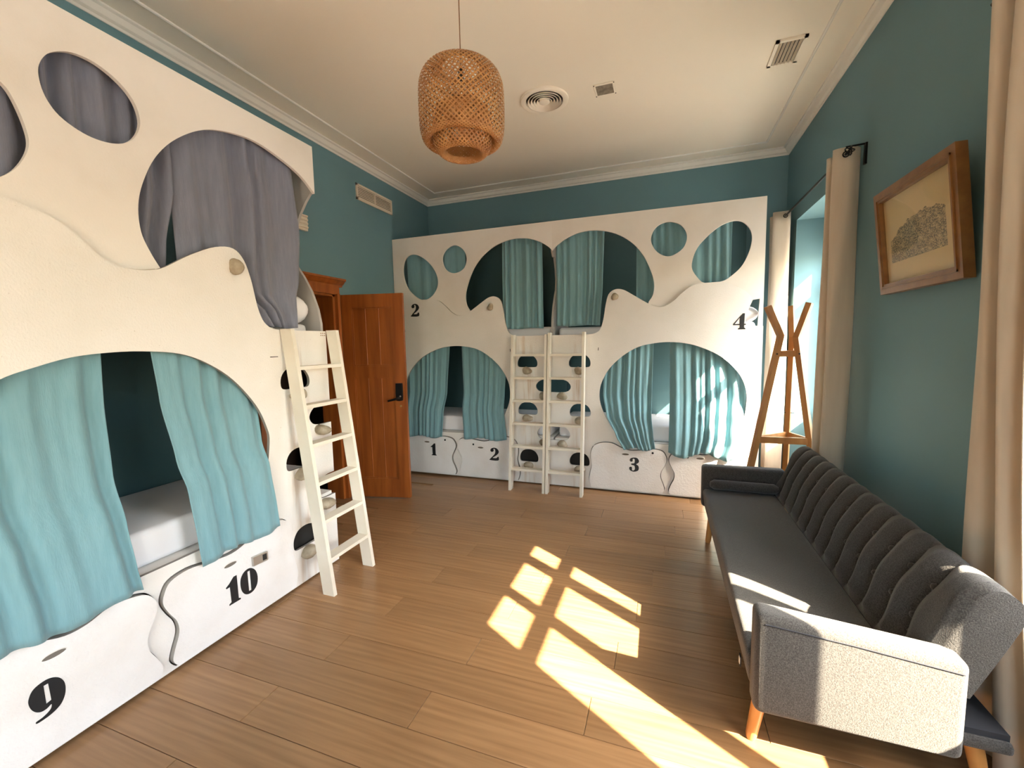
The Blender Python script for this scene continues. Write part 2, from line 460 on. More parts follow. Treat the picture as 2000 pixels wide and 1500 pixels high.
def portal(c, wide, back, sx, sy):
    pl = bpy.data.lights.new('window_portal', 'AREA'); pl.shape = 'RECTANGLE'
    pl.size = sx; pl.size_y = sy; pl.cycles.is_portal = True
    po = bpy.data.objects.new('window_portal', pl); COL.objects.link(po)
    w_, b_ = Vector(wide), Vector(back); u_ = b_.cross(w_)
    po.matrix_world = Matrix(((w_.x, u_.x, b_.x, c[0]), (w_.y, u_.y, b_.y, c[1]), (w_.z, u_.z, b_.z, c[2]), (0, 0, 0, 1)))

# windows: white frames, glass from 0.86 to 2.33 m, solid panel below
for i, (a, b) in enumerate(WIN):
    w = thing('window_%d' % (i + 1), None, None, (GX, (a + b) / 2, 0), kind='structure')
    gz0, gb0, gb1, gz1 = 0.86, 2.0, 2.07, 2.33
    ys = [a + 0.081, a + 0.389, a + 0.458, a + 0.795, a + 0.883, b - 0.08]
    f = MB().box(GX - 0.03, GX + 0.03, a, b, gz1, WHEAD).box(GX - 0.03, GX + 0.03, a, b, 0, gz0)
    for y0, y1 in ((a, ys[0]), (ys[1], ys[2]), (ys[3], ys[4]), (ys[5], b)): f.box(GX - 0.03, GX + 0.03, y0, y1, gz0, gz1)
    for k in range(3): f.box(GX - 0.025, GX + 0.025, ys[2 * k], ys[2 * k + 1], gb0, gb1)
    obj('window_frame', f, 'frame_w', w)
    for k in range(3):
        for z0, z1 in ((gz0, gb0), (gb1, gz1)):
            obj('pane', MB().box(GX - 0.003, GX + 0.003, ys[2 * k], ys[2 * k + 1], z0, z1), 'glass', w)
    portal((GX - 0.05, (a + b) / 2, 1.6), (0, 1, 0), (1, 0, 0), b - a - 0.1, 1.5)
for a, b in FILL_WIN: portal(((a + b) / 2, YB - 0.15, 1.45), (1, 0, 0), (0, -1, 0), b - a - 0.1, 2.35)

# ceiling mouldings
def prism(mb, prof, p0, p1, fn):
    """profile (a,b) swept from p0 to p1 along one axis through fn(t, a, b)"""
    return mb.loft([[fn(p0, a, b) for a, b in prof], [fn(p1, a, b) for a, b in prof]])
crown = [(0, 3.41), (0.008, 3.41), (0.012, 3.424), (0.030, 3.432), (0.046, 3.462), (0.062, 3.468), (0.062, 3.48), (0, 3.48)]
bead = [(0.236, 3.48), (0.238, 3.472), (0.246, 3.468), (0.254, 3.472), (0.256, 3.48)]
walls = [(YB, YF, lambda t, a, b: (XL + a, t, b)), (YB, YF, lambda t, a, b: (XR - a, t, b)),
         (XL, XR, lambda t, a, b: (t, YF - a, b)), (XL, XR, lambda t, a, b: (t, YB + a, b))]
for i, (p0, p1, fn) in enumerate(walls):
    c = obj('trim_%d' % (i + 1), prism(MB(), crown, p0, p1, fn), 'trim', kind='structure')
    obj('ceiling_bead', prism(MB(), bead, p0 + 0.24, p1 - 0.24, fn), 'trim', c)

# ================================================================== BUNKS
class Fr:
    def __init__(s, O, U, N): s.O = Vector(O); s.U = Vector(U); s.N = Vector(N)
    def __call__(s, u, v, d=0.0): return s.O + s.U * u + s.N * d + Vector((0, 0, v))
FL = Fr((XB, 2.354, 0), (0, -1, 0), (1, 0, 0))
F1 = Fr((-1.088, YBK, 0), (-1, 0, 0), (0, -1, 0))
F2 = Fr((-1.088, YBK, 0), (1, 0, 0), (0, -1, 0))

GLYPH = {
 '9': ([(0.36, 1.0), (0.5, 0.96), (0.62, 0.85), (0.69, 0.68), (0.7, 0.5), (0.67, 0.32), (0.59, 0.16), (0.48, 0.07), (0.35, 0.02), (0.22, 0.0), (0.1, 0.0), (0.09, 0.05), (0.21, 0.07), (0.32, 0.12), (0.39, 0.19), (0.40, 0.29), (0.31, 0.24), (0.2, 0.24), (0.1, 0.32), (0.03, 0.46), (0.0, 0.63), (0.02, 0.76), (0.09, 0.9), (0.2, 0.97)],
       [(0.3, 0.88), (0.39, 0.88), (0.41, 0.40), (0.31, 0.37)]),
 '1': ([(0.44, 1.0), (0.45, 0.09), (0.53, 0.05), (0.53, 0.0), (0.08, 0.0), (0.08, 0.05), (0.17, 0.09), (0.15, 0.69), (0.02, 0.68), (0.0, 0.73), (0.14, 0.82), (0.32, 1.0)],),
 '0': ([(0.5, 0.95), (0.65, 0.78), (0.72, 0.5), (0.68, 0.22), (0.54, 0.05), (0.36, 0.0), (0.18, 0.06), (0.05, 0.24), (0.0, 0.5), (0.03, 0.76), (0.16, 0.94), (0.34, 1.0)],
       [(0.31, 0.90), (0.41, 0.90), (0.42, 0.11), (0.32, 0.11)]),
 '2': ([(0.05, 0.77), (0.13, 0.92), (0.37, 1.0), (0.61, 0.93), (0.74, 0.74), (0.70, 0.56), (0.52, 0.39), (0.33, 0.26), (0.24, 0.18), (0.52, 0.18), (0.62, 0.26), (0.72, 0.30), (0.69, 0.0), (0.0, 0.0), (0.02, 0.10), (0.33, 0.41), (0.43, 0.56), (0.46, 0.75), (0.41, 0.9), (0.30, 0.89), (0.33, 0.77), (0.25, 0.67), (0.12, 0.67)],),
 '3': ([(0.03, 0.81), (0.1, 0.93), (0.31, 1.0), (0.53, 0.97), (0.65, 0.8), (0.62, 0.65), (0.47, 0.53), (0.6, 0.44), (0.65, 0.27), (0.59, 0.09), (0.38, 0.0), (0.19, 0.01), (0.04, 0.1), (0.0, 0.22), (0.04, 0.31), (0.14, 0.33), (0.19, 0.25), (0.19, 0.11), (0.28, 0.07), (0.37, 0.15), (0.38, 0.3), (0.33, 0.43), (0.15, 0.47), (0.15, 0.56), (0.33, 0.59), (0.37, 0.73), (0.36, 0.88), (0.26, 0.91), (0.23, 0.84), (0.23, 0.74), (0.15, 0.69), (0.07, 0.71)],),
 '4': ([(0.53, 1.0), (0.65, 1.0), (0.63, 0.35), (0.72, 0.35), (0.72, 0.27), (0.63, 0.27), (0.63, 0.12), (0.70, 0.06), (0.70, 0.0), (0.28, 0.0), (0.28, 0.06), (0.37, 0.12), (0.37, 0.27), (0.0, 0.27), (0.0, 0.35)], [(0.36, 0.72), (0.36, 0.35), (0.10, 0.35)]),
}
ROUND = {'9', '0', '2', '3'}
def digits(fr, txt, u0, v0, h, d, parent, sgn):
    x = 0.0; mb = MB()
    for ch in txt:
        lps = []
        for i, lp in enumerate(GLYPH[ch]):
            if ch in ROUND and i == 0: lp = curve(lp, True, 3)
            lps.append([(u0 + sgn * (x + a * h), v0 + b * h) for a, b in lp])
        mb.plate(fr, lps, d - 0.0005, d + 0.0015)
        x += (0.56 if ch == '1' else 0.74) * h
    return obj('number', mb, 'black', parent, label='black fat-face numeral ' + txt)

BIG_F = [(0.0, 2.49), (0.045, 2.535), (0.14, 2.595), (0.28, 2.643), (0.45, 2.648), (0.63, 2.60), (0.775, 2.51), (0.883, 2.392), (0.955, 2.254), (1.002, 2.105), (0.995, 1.99), (0.955, 1.92)]
BIG_L = [(0.0, 2.566), (0.101, 2.639), (0.236, 2.687), (0.419, 2.721), (0.583, 2.703), (0.73, 2.651), (0.866, 2.549), (0.961, 2.434), (1.023, 2.306), (1.055, 2.189), (1.054, 2.072), (1.023, 1.985), (0.985, 1.915)]
WAVE_F = [(0.30, 1.62), (0.42, 1.625), (0.49, 1.665), (0.525, 1.77), (0.545, 1.90), (0.575, 2.01), (0.64, 2.055), (0.72, 2.045), (0.82, 1.985), (0.93, 1.915), (1.02, 1.872), (1.10, 1.868), (1.18, 1.915), (1.265, 1.995), (1.36, 2.055), (1.5, 2.066), (1.62, 2.062), (1.71, 2.02), (1.79, 1.97), (1.838, 1.91)]
WAVE_L = [(0.30, 1.65), (0.41, 1.655), (0.475, 1.69), (0.512, 1.775), (0.54, 1.92), (0.577, 2.028), (0.636, 2.08), (0.734, 2.068), (0.864, 2.004), (0.983, 1.927), (1.04, 1.905), (1.101, 1.897), (1.172, 1.903), (1.225, 1.932), (1.293, 2.0), (1.357, 2.05), (1.441, 2.08), (1.5, 2.088), (1.6, 2.085), (1.71, 2.04), (1.79, 1.98), (1.838, 1.91)]
ARCH_F = [(0.485, 1.012), (0.508, 1.132), (0.587, 1.274), (0.72, 1.401), (0.866, 1.485), (1.028, 1.520), (1.186, 1.525), (1.36, 1.496), (1.541, 1.42), (1.67, 1.325), (1.769, 1.2), (1.814, 1.083), (1.823, 0.955), (1.80, 0.80), (1.72, 0.64), (1.60, 0.55), (1.45, 0.528), (1.15, 0.525), (0.85, 0.528), (0.72, 0.55), (0.62, 0.65), (0.545, 0.78), (0.497, 0.905)]
ARCH_L = [(0.50, 0.984), (0.513, 1.084), (0.572, 1.22), (0.696, 1.375), (0.832, 1.474), (0.956, 1.523), (1.105, 1.538), (1.236, 1.535), (1.353, 1.52), (1.457, 1.488), (1.56, 1.445), (1.69, 1.345), (1.78, 1.21), (1.82, 1.08), (1.823, 0.955), (1.80, 0.80), (1.72, 0.64), (1.60, 0.56), (1.45, 0.535), (1.15, 0.53), (0.85, 0.535), (0.72, 0.56), (0.62, 0.65), (0.545, 0.78)]
def dome(cu, v0, w, h):
    return curve([(cu - w / 2, v0 + h * .22), (cu - w * .47, v0 + h * .55), (cu - w * .3, v0 + h * .88), (cu, v0 + h), (cu + w * .3, v0 + h * .9), (cu + w * .47, v0 + h * .58),
                  (cu + w / 2, v0 + h * .2), (cu + w * .42, v0 + h * .02), (cu + w * .15, v0), (cu - w * .15, v0), (cu - w * .42, v0 + h * .02)], True, 3)
HOLES = [(0.282, 1.285, 0.225, 0.135), (0.285, 0.77, 0.22, 0.135), (0.278, 0.245, 0.21, 0.14)]
NOTCH = [(0.505, 0.665, 0.18), (1.02, 1.165, 0.19)]          # v0, v1, reach: half holes on the joint edge
DR_NEAR = [(0.405, 0.03), (0.383, 0.11), (0.392, 0.18), (0.41, 0.265), (0.40, 0.34), (0.403, 0.41), (0.435, 0.475), (0.507, 0.508), (0.612, 0.510), (0.705, 0.47), (0.80, 0.445), (0.92, 0.458), (1.02, 0.472), (1.10, 0.455), (1.132, 0.41), (1.14, 0.365), (1.12, 0.31), (1.09, 0.25), (1.085, 0.19), (1.11, 0.12), (1.122, 0.07), (1.10, 0.03)]
DR_FAR = [(1.18, 0.03), (1.165, 0.07), (1.185, 0.13), (1.212, 0.19), (1.213, 0.25), (1.185, 0.31), (1.163, 0.365), (1.172, 0.41), (1.205, 0.45), (1.27, 0.47), (1.34, 0.472), (1.41, 0.448), (1.48, 0.445), (1.56, 0.475), (1.64, 0.505), (1.76, 0.50), (1.84, 0.45), (1.85, 0.38), (1.845, 0.25), (1.855, 0.12), (1.84, 0.03)]
W_ = 1.935

def hold_shape(fr, u, v, d, w, h, dep, seed):
    """lumpy resin climbing hold bolted to the board"""
    rnd = random.Random(seed); mb = MB(); rings = []; seg = 14
    ph = [rnd.uniform(0, 6.28) for _ in range(3)]
    for k, (sc, dd) in enumerate(((1.0, 0.0), (1.05, .28), (.98, .6), (.78, .86), (.42, 1.0), (.12, .97))):
        ring = []
        for j in range(seg):
            a = 2 * PI * j / seg
            r = sc * (1 + .13 * math.sin(2 * a + ph[0]) + .09 * math.sin(3 * a + ph[1]))
            ring.append(fr(u + r * w / 2 * math.cos(a), v + r * h / 2 * math.sin(a) - dd * h * .12, d + dd * dep))
        rings.append(ring)
    return mb.loft(rings)

def bunk(fr, label, top, big, wave, arch, ovals, first, second, upper_no, sgn, pillow_hole, hold_off, has_end, seed):
    b = thing('bunk_bed', label, 'bunk bed', fr(W_ / 2, 0, -0.4), 'white cut-out bunk bed modules')
    # smooth upper board with its cut-outs
    out = curve(big, False, 6) + [(big[-1][0] - 0.03, 1.80), (big[-1][0] - 0.03, 1.70), (W_ - 0.10, 1.62), (W_, 1.62), (W_, top), (0, top)]
    holes = [curve(o, True, 5) for o in ovals]
    ph = [(1.765, 1.69), (1.80, 1.769), (1.85, 1.893), (1.906, 1.900), (1.900, 1.77), (1.896, 1.66), (1.86, 1.64)]
    up_ = MB().plate(fr, [out] + holes + ([ph] if pillow_hole else []), -0.042, -0.022)
    obj('upper_panel', up_, 'board', b, label='smooth upper board')
    # rough lower board: wave on top, arch, climbing holes, half holes on the joint edge
    wv = curve(wave, False, 4)
    edge = []
    for v0, v1, r in NOTCH:
        nt = [(0, v0), (r * .55, v0), (r * .88, v0 + (v1 - v0) * .12), (r, v0 + (v1 - v0) * .45), (r * .8, v0 + (v1 - v0) * .8), (r * .4, v1 - 0.004), (0, v1)]
        edge += curve(nt, False, 4)
    low = [(0, 0.012)] + edge + [(0, wave[0][1])] + wv + ([(1.80, 1.769), (1.79, 1.70), (1.885, 1.655)] if pillow_hole else [(1.87, 1.80)]) + [(W_, 1.655), (W_, 0.012)]
    lh = [dome(*h) for h in HOLES]
    def grow(lp, e):
        n = len(lp); ar = sum(lp[i][0] * lp[(i + 1) % n][1] - lp[(i + 1) % n][0] * lp[i][1] for i in range(n)); sg = 1 if ar > 0 else -1; out_ = []
        for i in range(n):
            (ax, ay), (bx, by) = lp[i - 1], lp[(i + 1) % n]; tx, ty = bx - ax, by - ay; ln = math.hypot(tx, ty) + 1e-9
            out_.append((lp[i][0] + sg * ty / ln * e, max(lp[i][1] - sg * tx / ln * e, 0.022)))
        return out_
    lh += [grow(curve(dr, False, 4), 0.006) for dr in (DR_NEAR, DR_FAR)]
    lpn = obj('lower_panel', MB().plate(fr, [low, curve(arch, True, 5)] + lh, -0.02, 0.0), 'stucco', b, label='rough lower board with wavy top')
    uv_plane(lpn, fr); raw_edges(lpn, fr)
    sm = [p for p in wv if p[0] > big[-1][0] + 0.02 and not any(min(q[0] for q in o) - .01 < p[0] < max(q[0] for q in o) + .01 and min(q[1] for q in o) < p[1] + 0.012 for o in holes)]
    runs = []
    for p in sm:
        if runs and p[0] - runs[-1][-1][0] < 0.06: runs[-1].append(p)
        else: runs.append([p])
    for r_ in runs:
        if len(r_) > 2: obj('seam', MB().tube([fr(u, v + 0.001, -0.0205) for u, v in r_], 0.0035, 6), 'caulk', b, label='brownish seam between the boards')
    obj('recess_shade', MB().plate(fr, [[(0.03, 0.012), (W_ - 0.03, 0.012), (W_ - 0.03, 0.455), (0.03, 0.455)]], -0.075, -0.055), 'hole', b, label='board blackened for the shade behind the drawers')  # black sheet stands in for the shade inside the base
    # boxes of the bed
    DEP = 0.80
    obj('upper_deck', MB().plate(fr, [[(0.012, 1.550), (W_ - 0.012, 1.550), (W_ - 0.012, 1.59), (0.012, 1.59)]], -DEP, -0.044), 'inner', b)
    obj('lower_deck', MB().plate(fr, [[(0.012, 0.46), (W_ - 0.012, 0.46), (W_ - 0.012, 0.525), (0.012, 0.525)]], -DEP, -0.022), 'board', b)
    ends = [(W_ - 0.022, W_ - 0.002, False)] + ([(0.0, 0.02, True)] if has_end else [])
    for u0, u1, cut in ends:
        z1 = big[0][1]
        prof = [(-0.022, 1.50), (-0.022, 1.70), (-0.040, 1.80), (-0.085, 1.923), (-0.14, 2.02), (-0.20, 2.105), (-0.225, 2.22), (-0.20, 2.33), (-0.145, 2.44), (-0.09, z1 - .05), (-0.044, z1), (-0.044, top), (-DEP, top), (-DEP, 1.50)]
        if not cut: prof = [(-0.044, 0.012), (-0.044, top - .002), (-0.085, top - .002), (-0.085, 0.012)]
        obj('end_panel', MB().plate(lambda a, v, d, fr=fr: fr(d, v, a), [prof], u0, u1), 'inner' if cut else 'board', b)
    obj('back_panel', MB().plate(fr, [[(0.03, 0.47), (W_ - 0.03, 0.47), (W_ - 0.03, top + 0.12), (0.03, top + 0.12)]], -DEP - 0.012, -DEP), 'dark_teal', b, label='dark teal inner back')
    # drawers
    for dr, (no, nu, nv), slot, lock in ((DR_NEAR, *first), (DR_FAR, *second)):
        d = obj('drawer', MB().plate(fr, [curve(dr, False, 4)], -0.018, 0.021), 'drawer', b, label='white wavy-edged drawer front')
        raw_edges(d, fr)
        if no: digits(fr, no, nu, nv, 0.145, 0.0212, d, sgn)
        su, sv = slot
        sl = [(su + 0.036 * math.cos(a * PI / 8), sv + 0.011 * math.sin(a * PI / 8)) for a in range(16)]
        obj('finger_slot', MB().plate(fr, [sl], 0.0205, 0.0222), 'slot', d, label='dark finger slot')
        obj('slot_lip', MB().tube([fr(x, y, 0.0225) for x, y in [(su + 0.036 * math.cos(a * PI / 10), sv + 0.011 * math.sin(a * PI / 10)) for a in range(11)]], 0.0022, 6), 'board', d)
        if lock == 'bolt':
            lk = obj('lock', MB().plate(fr, [[(0.598, 0.312), (0.69, 0.318), (0.69, 0.37), (0.598, 0.364)]], 0.021, 0.037), 'chrome', d, label='steel drawer lock')
            obj('lock_dial', MB().plate(fr, [[(0.607, 0.322), (0.632, 0.324), (0.632, 0.358), (0.607, 0.356)]], 0.037, 0.039), 'hole', lk)
        elif lock:
            obj('screw', MB().plate(fr, [[(lock[0] + 0.011 * math.cos(a * PI / 4), lock[1] + 0.011 * math.sin(a * PI / 4)) for a in range(8)]], 0.021, 0.024), 'iron', d)
    if upper_no: digits(fr, upper_no[0], upper_no[1], upper_no[2], 0.145, 0.0002, b, sgn)
    # resin climbing holds under each hole and one by the upper opening
    spots = [(h[0] + .0, h[1] - 0.035) for h in HOLES] + [(0.10, v0 - 0.035) for v0, v1, r in NOTCH]
    for k, (u, v) in enumerate(spots):
        obj('climbing_hold', hold_shape(fr, u, v, 0.0, 0.105, 0.072, 0.06, seed * 10 + k), 'hold', b, smooth=60, label='beige resin climbing hold')
    ku, kv = hold_off
    kb = hold_shape(fr, ku, kv, 0.0, 0.062, 0.075, 0.06, seed * 10 + 9)
    obj('hand_knob', kb, 'hold', b, smooth=60, label='round beige grip knob')
    # a scratch of bare board beside the ladder
    obj('scratch', MB().plate(fr, [[(0.47, 1.455), (0.476, 1.455), (0.478, 1.485), (0.472, 1.485)] if seed != 1 else [(0.40, 1.487), (0.455, 1.486), (0.455, 1.491), (0.40, 1.491)]], 0.0, 0.0012), 'hole', b)
    return b

OV_F1 = [[(1.801, 2.443), (1.76, 2.555), (1.661, 2.595), (1.528, 2.543), (1.412, 2.437), (1.351, 2.318), (1.349, 2.215), (1.413, 2.115), (1.509, 2.068), (1.603, 2.084), (1.723, 2.179), (1.787, 2.301)],
         [(1.281, 2.506), (1.235, 2.603), (1.125, 2.649), (1.019, 2.595), (0.975, 2.492), (1.014, 2.384), (1.129, 2.342), (1.237, 2.389)]]
OV_F2 = [[(1.335, 2.224), (1.37, 2.372), (1.454, 2.479), (1.568, 2.569), (1.681, 2.603), (1.763, 2.575), (1.821, 2.486), (1.82, 2.365), (1.763, 2.214), (1.673, 2.119), (1.591, 2.073), (1.452, 2.067), (1.386, 2.122)],
         [(0.969, 2.503), (0.997, 2.595), (1.065, 2.646), (1.155, 2.65), (1.245, 2.603), (1.289, 2.507), (1.26, 2.405), (1.171, 2.343), (1.092, 2.344), (1.011, 2.404)]]
OV_L = [[(1.335, 2.623), (1.301, 2.678), (1.234, 2.718), (1.155, 2.721), (1.077, 2.686), (1.029, 2.63), (1.015, 2.554), (1.042, 2.482), (1.093, 2.434), (1.158, 2.414), (1.228, 2.419), (1.295, 2.452), (1.331, 2.505), (1.343, 2.569)],
        [(1.456, 2.503), (1.425, 2.464), (1.40, 2.384), (1.392, 2.313), (1.412, 2.248), (1.45, 2.188), (1.50, 2.15), (1.58, 2.13), (1.68, 2.15), (1.78, 2.23), (1.84, 2.35), (1.84, 2.48), (1.77, 2.58), (1.66, 2.61), (1.55, 2.58)]]

bunk(FL, 'white cut-out bunk bed with drawers numbered 9 and 10', 2.867, BIG_L, WAVE_L, ARCH_L, OV_L,
     (('10', 0.847, 0.170), (0.812, 0.390), 'bolt'), (('9', 1.597, 0.170), (1.515, 0.395), None), None, -1, False, (0.640, 1.985), True, 1)
bunk(F1, 'white cut-out bunk bed with drawers numbered 1 and 2 behind the door', 2.785, BIG_F, WAVE_F, ARCH_F, OV_F1,
     (('2', 0.735, 0.236), (0.848, 0.372), (0.937, 0.403)), (('1', 1.495, 0.238), (1.541, 0.398), (1.299, 0.433)), ('2', 1.70, 1.880), -1, True, (0.69, 1.945), True, 2)
bunk(F2, 'white cut-out bunk bed with drawer numbered 3 beside the window', 2.785, BIG_F, WAVE_F, ARCH_F, OV_F2,
     (('3', 0.786, 0.233), (0.749, 0.406), (1.01, 0.435)), ((None, 0, 0), (1.441, 0.412), (1.331, 0.416)), ('4', 1.692, 1.629), 1, True, (0.637, 1.985), False, 3)

# mattresses and pillows
def mattress(fr, v0, v1, label):
    d1 = -0.085 if v0 < 1 else -0.115
    pts = [fr(0.04, 0, d1), fr(W_ - 0.04, 0, -0.78)]
    x0, x1 = sorted((pts[0].x, pts[1].x)); y0, y1 = sorted((pts[0].y, pts[1].y))
    obj('mattress', MB().rbox(x0, x1, y0, y1, v0, v1, 0.03, 3), 'sheet', smooth=50, label=label, cat='mattress', group='white sheeted mattresses')
mattress(FL, 0.527, 0.70, 'white sheeted lower mattress behind teal curtains of bunk 9')
mattress(FL, 1.592, 1.70, 'white sheeted upper mattress behind the slate blue curtain')
mattress(F1, 0.527, 0.70, 'white sheeted lower mattress in the bunk above drawers 1 and 2')
mattress(F1, 1.592, 1.715, 'white sheeted upper mattress of the bunk beside the door')
mattress(F2, 0.527, 0.70, 'white sheeted lower mattress in the bunk above drawer 3')
mattress(F2, 1.592, 1.70, 'white sheeted upper mattress of the bunk beside the window')
def pillow(c, sx, sy, sz, label):
    mb = MB(); rings = []
    for i in range(13):
        t = -1 + 2 * i / 12; e = (1 - abs(t) ** 3.2) ** 0.5; ring = []
        for j in range(20):
            a = 2 * PI * j / 20; cx, cz = math.cos(a), math.sin(a)
            px = math.copysign(abs(cx) ** 0.6, cx); pz = math.copysign(abs(cz) ** 0.9, cz)
            wr = 1 + 0.05 * math.sin(3 * a + 5 * t)
            ring.append((c[0] + sx / 2 * px * (0.82 + 0.18 * e), c[1] + sy / 2 * t, c[2] + sz / 2 * pz * max(e, 0.06) * wr))
        rings.append(ring)
    obj('pillow', mb.loft(rings), 'sheet', smooth=60, label=label, cat='pillow', group='white pillows on the upper beds')
pillow((XB - 0.315, 2.225, 1.70 + 0.10), 0.46, 0.21, 0.23, 'white pillow standing at the end of the slate-curtained upper bed')
pillow((0.695, YBK + 0.285, 1.70 + 0.073), 0.27, 0.47, 0.15, 'white pillow showing through the corner gap beside numeral 4')

# curtains of the bunks
def curtain(name, fr, rows, folds, amp, m, label, group, seed, nu=90, nv=34, hem=0.012):
    """rows: (v, u_left, u_right, depth, fold strength)"""
    rnd = random.Random(seed)
    ph = [rnd.uniform(0, 6.28) for _ in range(6)]
    v0 = min(r[0] for r in rows); v1 = max(r[0] for r in rows)
    G = []
    for i in range(nv + 1):
        v = lerp(v1, v0, i / nv); ua, ub, d, k = interp(rows, v); line = []
        for j in range(nu + 1):
            s = j / nu
            s2 = s + 0.035 * math.sin(2 * PI * s * 1.5 + ph[0]) + 0.012 * math.sin(3.0 * v + ph[5])
            w = math.sin(2 * PI * folds * s2 + ph[1]); w = math.copysign(abs(w) ** 0.8, w)
            w = w * (0.75 + 0.35 * math.sin(2 * PI * 1.3 * s + ph[2])) + 0.45 * math.sin(2 * PI * folds * 0.53 * s2 + ph[3] + 0.8 * v) + 0.12 * math.sin(2 * PI * folds * 1.9 * s + ph[4] + 2.5 * v)
            hv = hem * math.sin(2 * PI * 1.5 * s + ph[2]) * max(0, 1 - (v - v0) / 0.25)
            line.append(fr(lerp(ua, ub, s), v + hv, d + amp * k * w))
        G.append(line)
    o = obj(name, MB().grid(G), m, smooth=180, label=label, cat='curtain', group=group, recalc=False)
    md = o.modifiers.new('thickness', 'SOLIDIFY'); md.thickness = 0.003
    return o
TG = 'teal curtains of the lower bunks'
curtain('bunk_curtain', FL, [(1.60, 1.80, 1.232, -.06, .8), (1.30, 1.83, 1.245, -.055, 1), (1.0, 1.82, 1.25, -.03, 1), (0.8, 1.80, 1.247, .03, 1), (0.60, 1.78, 1.235, .05, .9), (0.485, 1.78, 1.222, .055, .8)],
        4.5, .019, 'teal_cloth', 'large teal curtain draped over drawer 9', TG, 11, nu=110)
curtain('bunk_curtain', FL, [(1.60, 1.045, 0.50, -.06, .8), (1.30, 1.028, 0.53, -.055, 1), (1.0, 1.003, 0.535, -.02, 1), (0.85, 0.992, 0.53, .025, 1), (0.60, 0.98, 0.52, .045, .9), (0.475, 0.972, 0.515, .05, .8)],
        4.5, .016, 'teal_cloth', 'narrow teal curtain hanging above drawer 10', TG, 12)
curtain('bunk_curtain', F1, [(1.56, 1.80, 1.235, -.06, .8), (1.0, 1.79, 1.27, -.03, 1), (0.75, 1.79, 1.30, .03, 1), (0.465, 1.775, 1.318, .045, .8)],
        8, .014, 'teal_cloth', 'teal curtain next to the open door above drawer 1', TG, 13)
curtain('bunk_curtain', F1, [(1.56, 1.085, 0.52, -.06, .8), (1.0, 1.065, 0.56, -.03, 1), (0.8, 1.06, 0.555, .03, 1), (0.475, 1.04, 0.522, .045, .8)],
        7, .014, 'teal_cloth', 'teal curtain next to the paired ladders above drawer 2', TG, 14)
curtain('bunk_curtain', F2, [(1.56, 0.53, 1.004, -.06, .8), (1.0, 0.52, 0.995, -.03, 1), (0.8, 0.56, 0.995, .03, 1), (0.6, 0.66, 1.015, .045, .9), (0.468, 0.735, 1.034, .045, .8)],
        7, .016, 'teal_cloth', 'gathered teal curtain above drawer 3', TG, 15)
curtain('bunk_curtain', F2, [(1.56, 1.158, 1.80, -.06, .8), (1.0, 1.162, 1.82, -.04, 1), (0.8, 1.160, 1.80, .0, 1), (0.6, 1.156, 1.78, .04, 1), (0.44, 1.154, 1.72, .05, .9)],
        8, .018, 'teal_cloth', 'teal curtain in the sunshine beside the window', TG, 16, hem=0.03)
UG = 'curtains of the upper bunks'
curtain('bunk_curtain', FL, [(2.77, 0.865, 0.13, -.085, .9), (2.3, 0.87, 0.105, -.08, 1), (1.97, 0.87, 0.15, -.07, 1), (1.86, 0.80, 0.19, -.06, 1), (1.76, 0.58, 0.205, -.045, 1), (1.665, 0.505, 0.218, -.03, .8)],
        5, .022, 'grey_cloth', 'slate blue curtain hanging out of the big upper opening', UG, 21, nu=110, hem=.004)
curtain('bunk_curtain', FL, [(2.77, 1.32, 0.862, -.09, .9), (2.3, 1.32, 0.872, -.09, 1), (2.05, 1.32, 0.925, -.09, 1), (1.77, 1.32, 0.95, -.09, .9)],
        5, .020, 'grey_cloth', 'slate blue curtain behind the tilted oval cut-out', UG, 22, hem=.004)
curtain('bunk_curtain', FL, [(2.77, 1.86, 1.335, -.09, .9), (1.77, 1.86, 1.335, -.09, 1)],
        4, .022, 'grey_cloth', 'slate blue curtain in the oval cut off by the picture edge', UG, 23, hem=.004)
curtain('bunk_curtain', F1, [(2.70, 0.575, 0.125, -.085, .9), (2.1, 0.578, 0.12, -.075, 1), (1.70, 0.578, 0.11, -.065, 1)],
        6, .016, 'teal_cloth', 'pale teal curtain in the upper opening, bunk beside the door', UG, 24, hem=.004)
curtain('bunk_curtain', F1, [(2.70, 1.79, 1.02, -.09, .5), (1.74, 1.77, 1.03, -.09, .6)],
        5, .014, 'teal_cloth', 'pale teal curtain behind the two small cut-outs over numeral 2', UG, 25, hem=.004)
curtain('bunk_curtain', F2, [(2.70, 0.026, 0.525, -.085, .9), (2.1, 0.026, 0.51, -.075, 1), (1.712, 0.026, 0.485, -.065, 1)],
        6, .016, 'teal_cloth', 'pale teal curtain in the upper opening above the right ladder', UG, 26, hem=.004)
curtain('bunk_curtain', F2, [(2.70, 0.835, 1.675, -.09, .8), (1.74, 0.835, 1.675, -.09, 1)],
        9, .016, 'teal_cloth', 'pale teal curtain behind the two cut-outs nearest the window', UG, 27, hem=.004)
obj('curtain_wire', MB().tube([FL(0.05, 2.77, -.10), FL(1.9, 2.77, -.10)], .004, 8), 'iron', label='thin curtain wire inside the upper slate bunk', cat='curtain wire')
# red pouch hanging inside the first small opening
obj('red_pouch', MB().rbox(-2.90, -2.83, YBK + 0.16, YBK + 0.20, 2.30, 2.50, 0.018, 3), 'red', smooth=60, label='small red pouch hanging inside the leftmost oval of the far bunk', cat='pouch')

